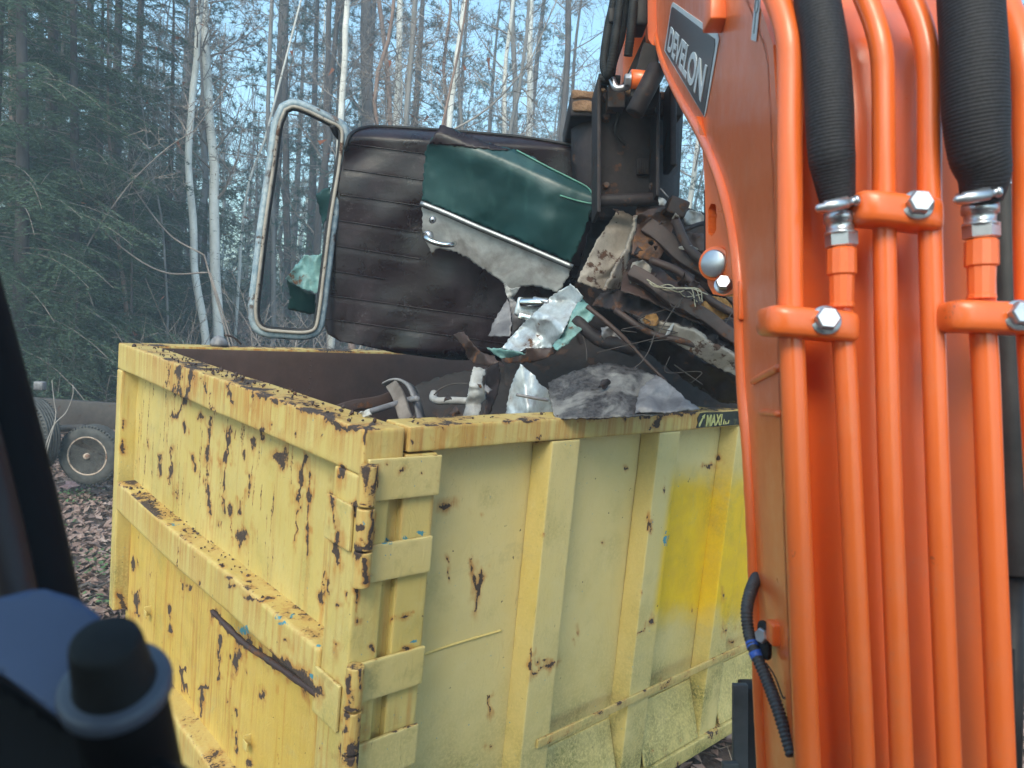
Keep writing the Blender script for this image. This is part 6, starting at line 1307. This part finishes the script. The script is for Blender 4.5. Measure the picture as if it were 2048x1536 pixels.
tag(obj('dry_grass', mergeT([grass(16000, 74, pk_left), grass(7000, 75, pk_right)]), MSTRAW, smooth=False), 'dry straw and fine twigs scattered among the fallen leaves', 'dry grass', kind='stuff')
def weeds(seed):
    rg = np.random.default_rng(seed); out = []
    for (x, y) in ((160, 985), (172, 1000), (150, 1010), (200, 1120), (130, 1060), (205, 1150), (175, 1145), (190, 1215), (140, 990), (2035, 1240), (2028, 1225), (1990, 1235), (2044, 1250)):
        p = P(x, y, 1) - CAM; c = CAM + p * (-HC / p[2]); c[2] = gz(c[0], c[1]); m = 26; b = c + rg.normal(size=(m, 3)) * [.09, .09, .0] + np.outer(rg.random(m) * .06 + .01, [0, 0, 1]); a = rg.uniform(0, 6.28, m)
        u = np.column_stack([np.cos(a), np.sin(a), rg.normal(size=m) * .3]) * .028; v = np.column_stack([-np.sin(a), np.cos(a), rg.normal(size=m) * .3]) * .016
        V = np.stack([b, b + u * .5 + v, b + u, b + u * .5 - v], 1).reshape(-1, 3); i = np.arange(m) * 4; out.append((V, np.concatenate([np.column_stack([i, i + 1, i + 2]), np.column_stack([i, i + 2, i + 3])])))
    return mergeT(out)
tag(obj('small_plants', weeds(76), MWEED, smooth=False), 'small green plants among the leaves beside the dumpster', 'plants', kind='stuff')
# one pink maple leaf below the wheel
p = P(140, 975, 1) - CAM; c = CAM + p * (-(HC - .03) / p[2]); lf = []
for k in range(10):
    a = k * math.pi / 5; r_ = .10 if k % 2 == 0 else .045; lf.append(c + np.array([math.cos(a) * r_, math.sin(a) * r_, .03 + .025 * math.sin(a)]))
V = np.array([c + [0, 0, .03]] + lf); V = np.concatenate([V, V - [0, 0, .002]])
tag(obj('maple_leaf', (V, [[0, 1 + k, 1 + (k + 1) % 10] for k in range(10)] + [[11, 12 + (k + 1) % 10, 12 + k] for k in range(10)]), simple('pink_leaf', (.42, .20, .19), (.55, .32, .30), 20, .8, 0, .1), smooth=False), 'large pinkish maple leaf lying by the trailer wheel', 'leaf')
for k, (x1, y1, x2, y2, d1, d2, r_, lab_) in enumerate(((90, 760, 210, 728, 9.2, 9.6, .05, 'barkless fallen log lying behind the trailer beam'), (150, 735, 236, 700, 10, 10.4, .035, 'thin fallen log above the barkless one'), (120, 770, 200, 748, 8.8, 9.4, .028, 'short fallen branch just above the trailer beam'), (160, 1193, 250, 1190, 4.9, 5.0, .013, 'dark stick lying on the leaves beside the left end of the dumpster'))):
    a, b = ground_at(x1, d=d1), ground_at(x2, d=d2); a[2] = gz(a[0], a[1]) + r_ + .02; b[2] = gz(b[0], b[1]) + r_ + .06; pts = np.linspace(a, b, 9) + rng.normal(size=(9, 3)) * .015
    tag(obj('fallen_branch', tube(pts, np.linspace(r_, r_ * .6, 9), 10), MBARKR if k < 3 else MBARKD), lab_, 'log')
for k, pts in enumerate((((88, 925), (100, 880), (112, 830), (108, 800), (104, 760)), ((84, 915), (108, 850), (132, 825), (146, 790), (146, 770)))):
    tag(obj('stem', tube(spline([P(x, y, 6.7) for x, y in pts], 20), np.linspace(.007, .0035, 20), 6), MTWIGL), ['straight pale weed stem in front of the trailer beam', 'curved pale weed stem in front of the trailer wheel'][k], 'stem')

# ------------------------------------------------------------------ bluish haze volume added to approximate cab window glare
HZ = M('haze'); HZ.t.nodes.remove(HZ.b); pv = HZ.n('ShaderNodeVolumePrincipled'); pv.inputs['Density'].default_value = .0065; pv.inputs['Color'].default_value = (.68, .84, 1.0, 1); pv.inputs['Anisotropy'].default_value = .0
HZ.l(pv.outputs[0], HZ.t.nodes['Material Output'].inputs['Volume'])
x0, x1, y0, y1, z0, z1 = -126, 126, -46, 116, -2.6, 30
hv = [(x, y, z) for z in (z0, z1) for x, y in ((x0, y0), (x1, y0), (x1, y1), (x0, y1))]
tag(obj('haze', (hv, [[3, 2, 1, 0], [4, 5, 6, 7], [0, 1, 5, 4], [1, 2, 6, 5], [2, 3, 7, 6], [3, 0, 4, 7]]), HZ.m, smooth=False), 'thin bluish haze in the wood, added to approximate glare on the cab window', 'haze', kind='stuff')
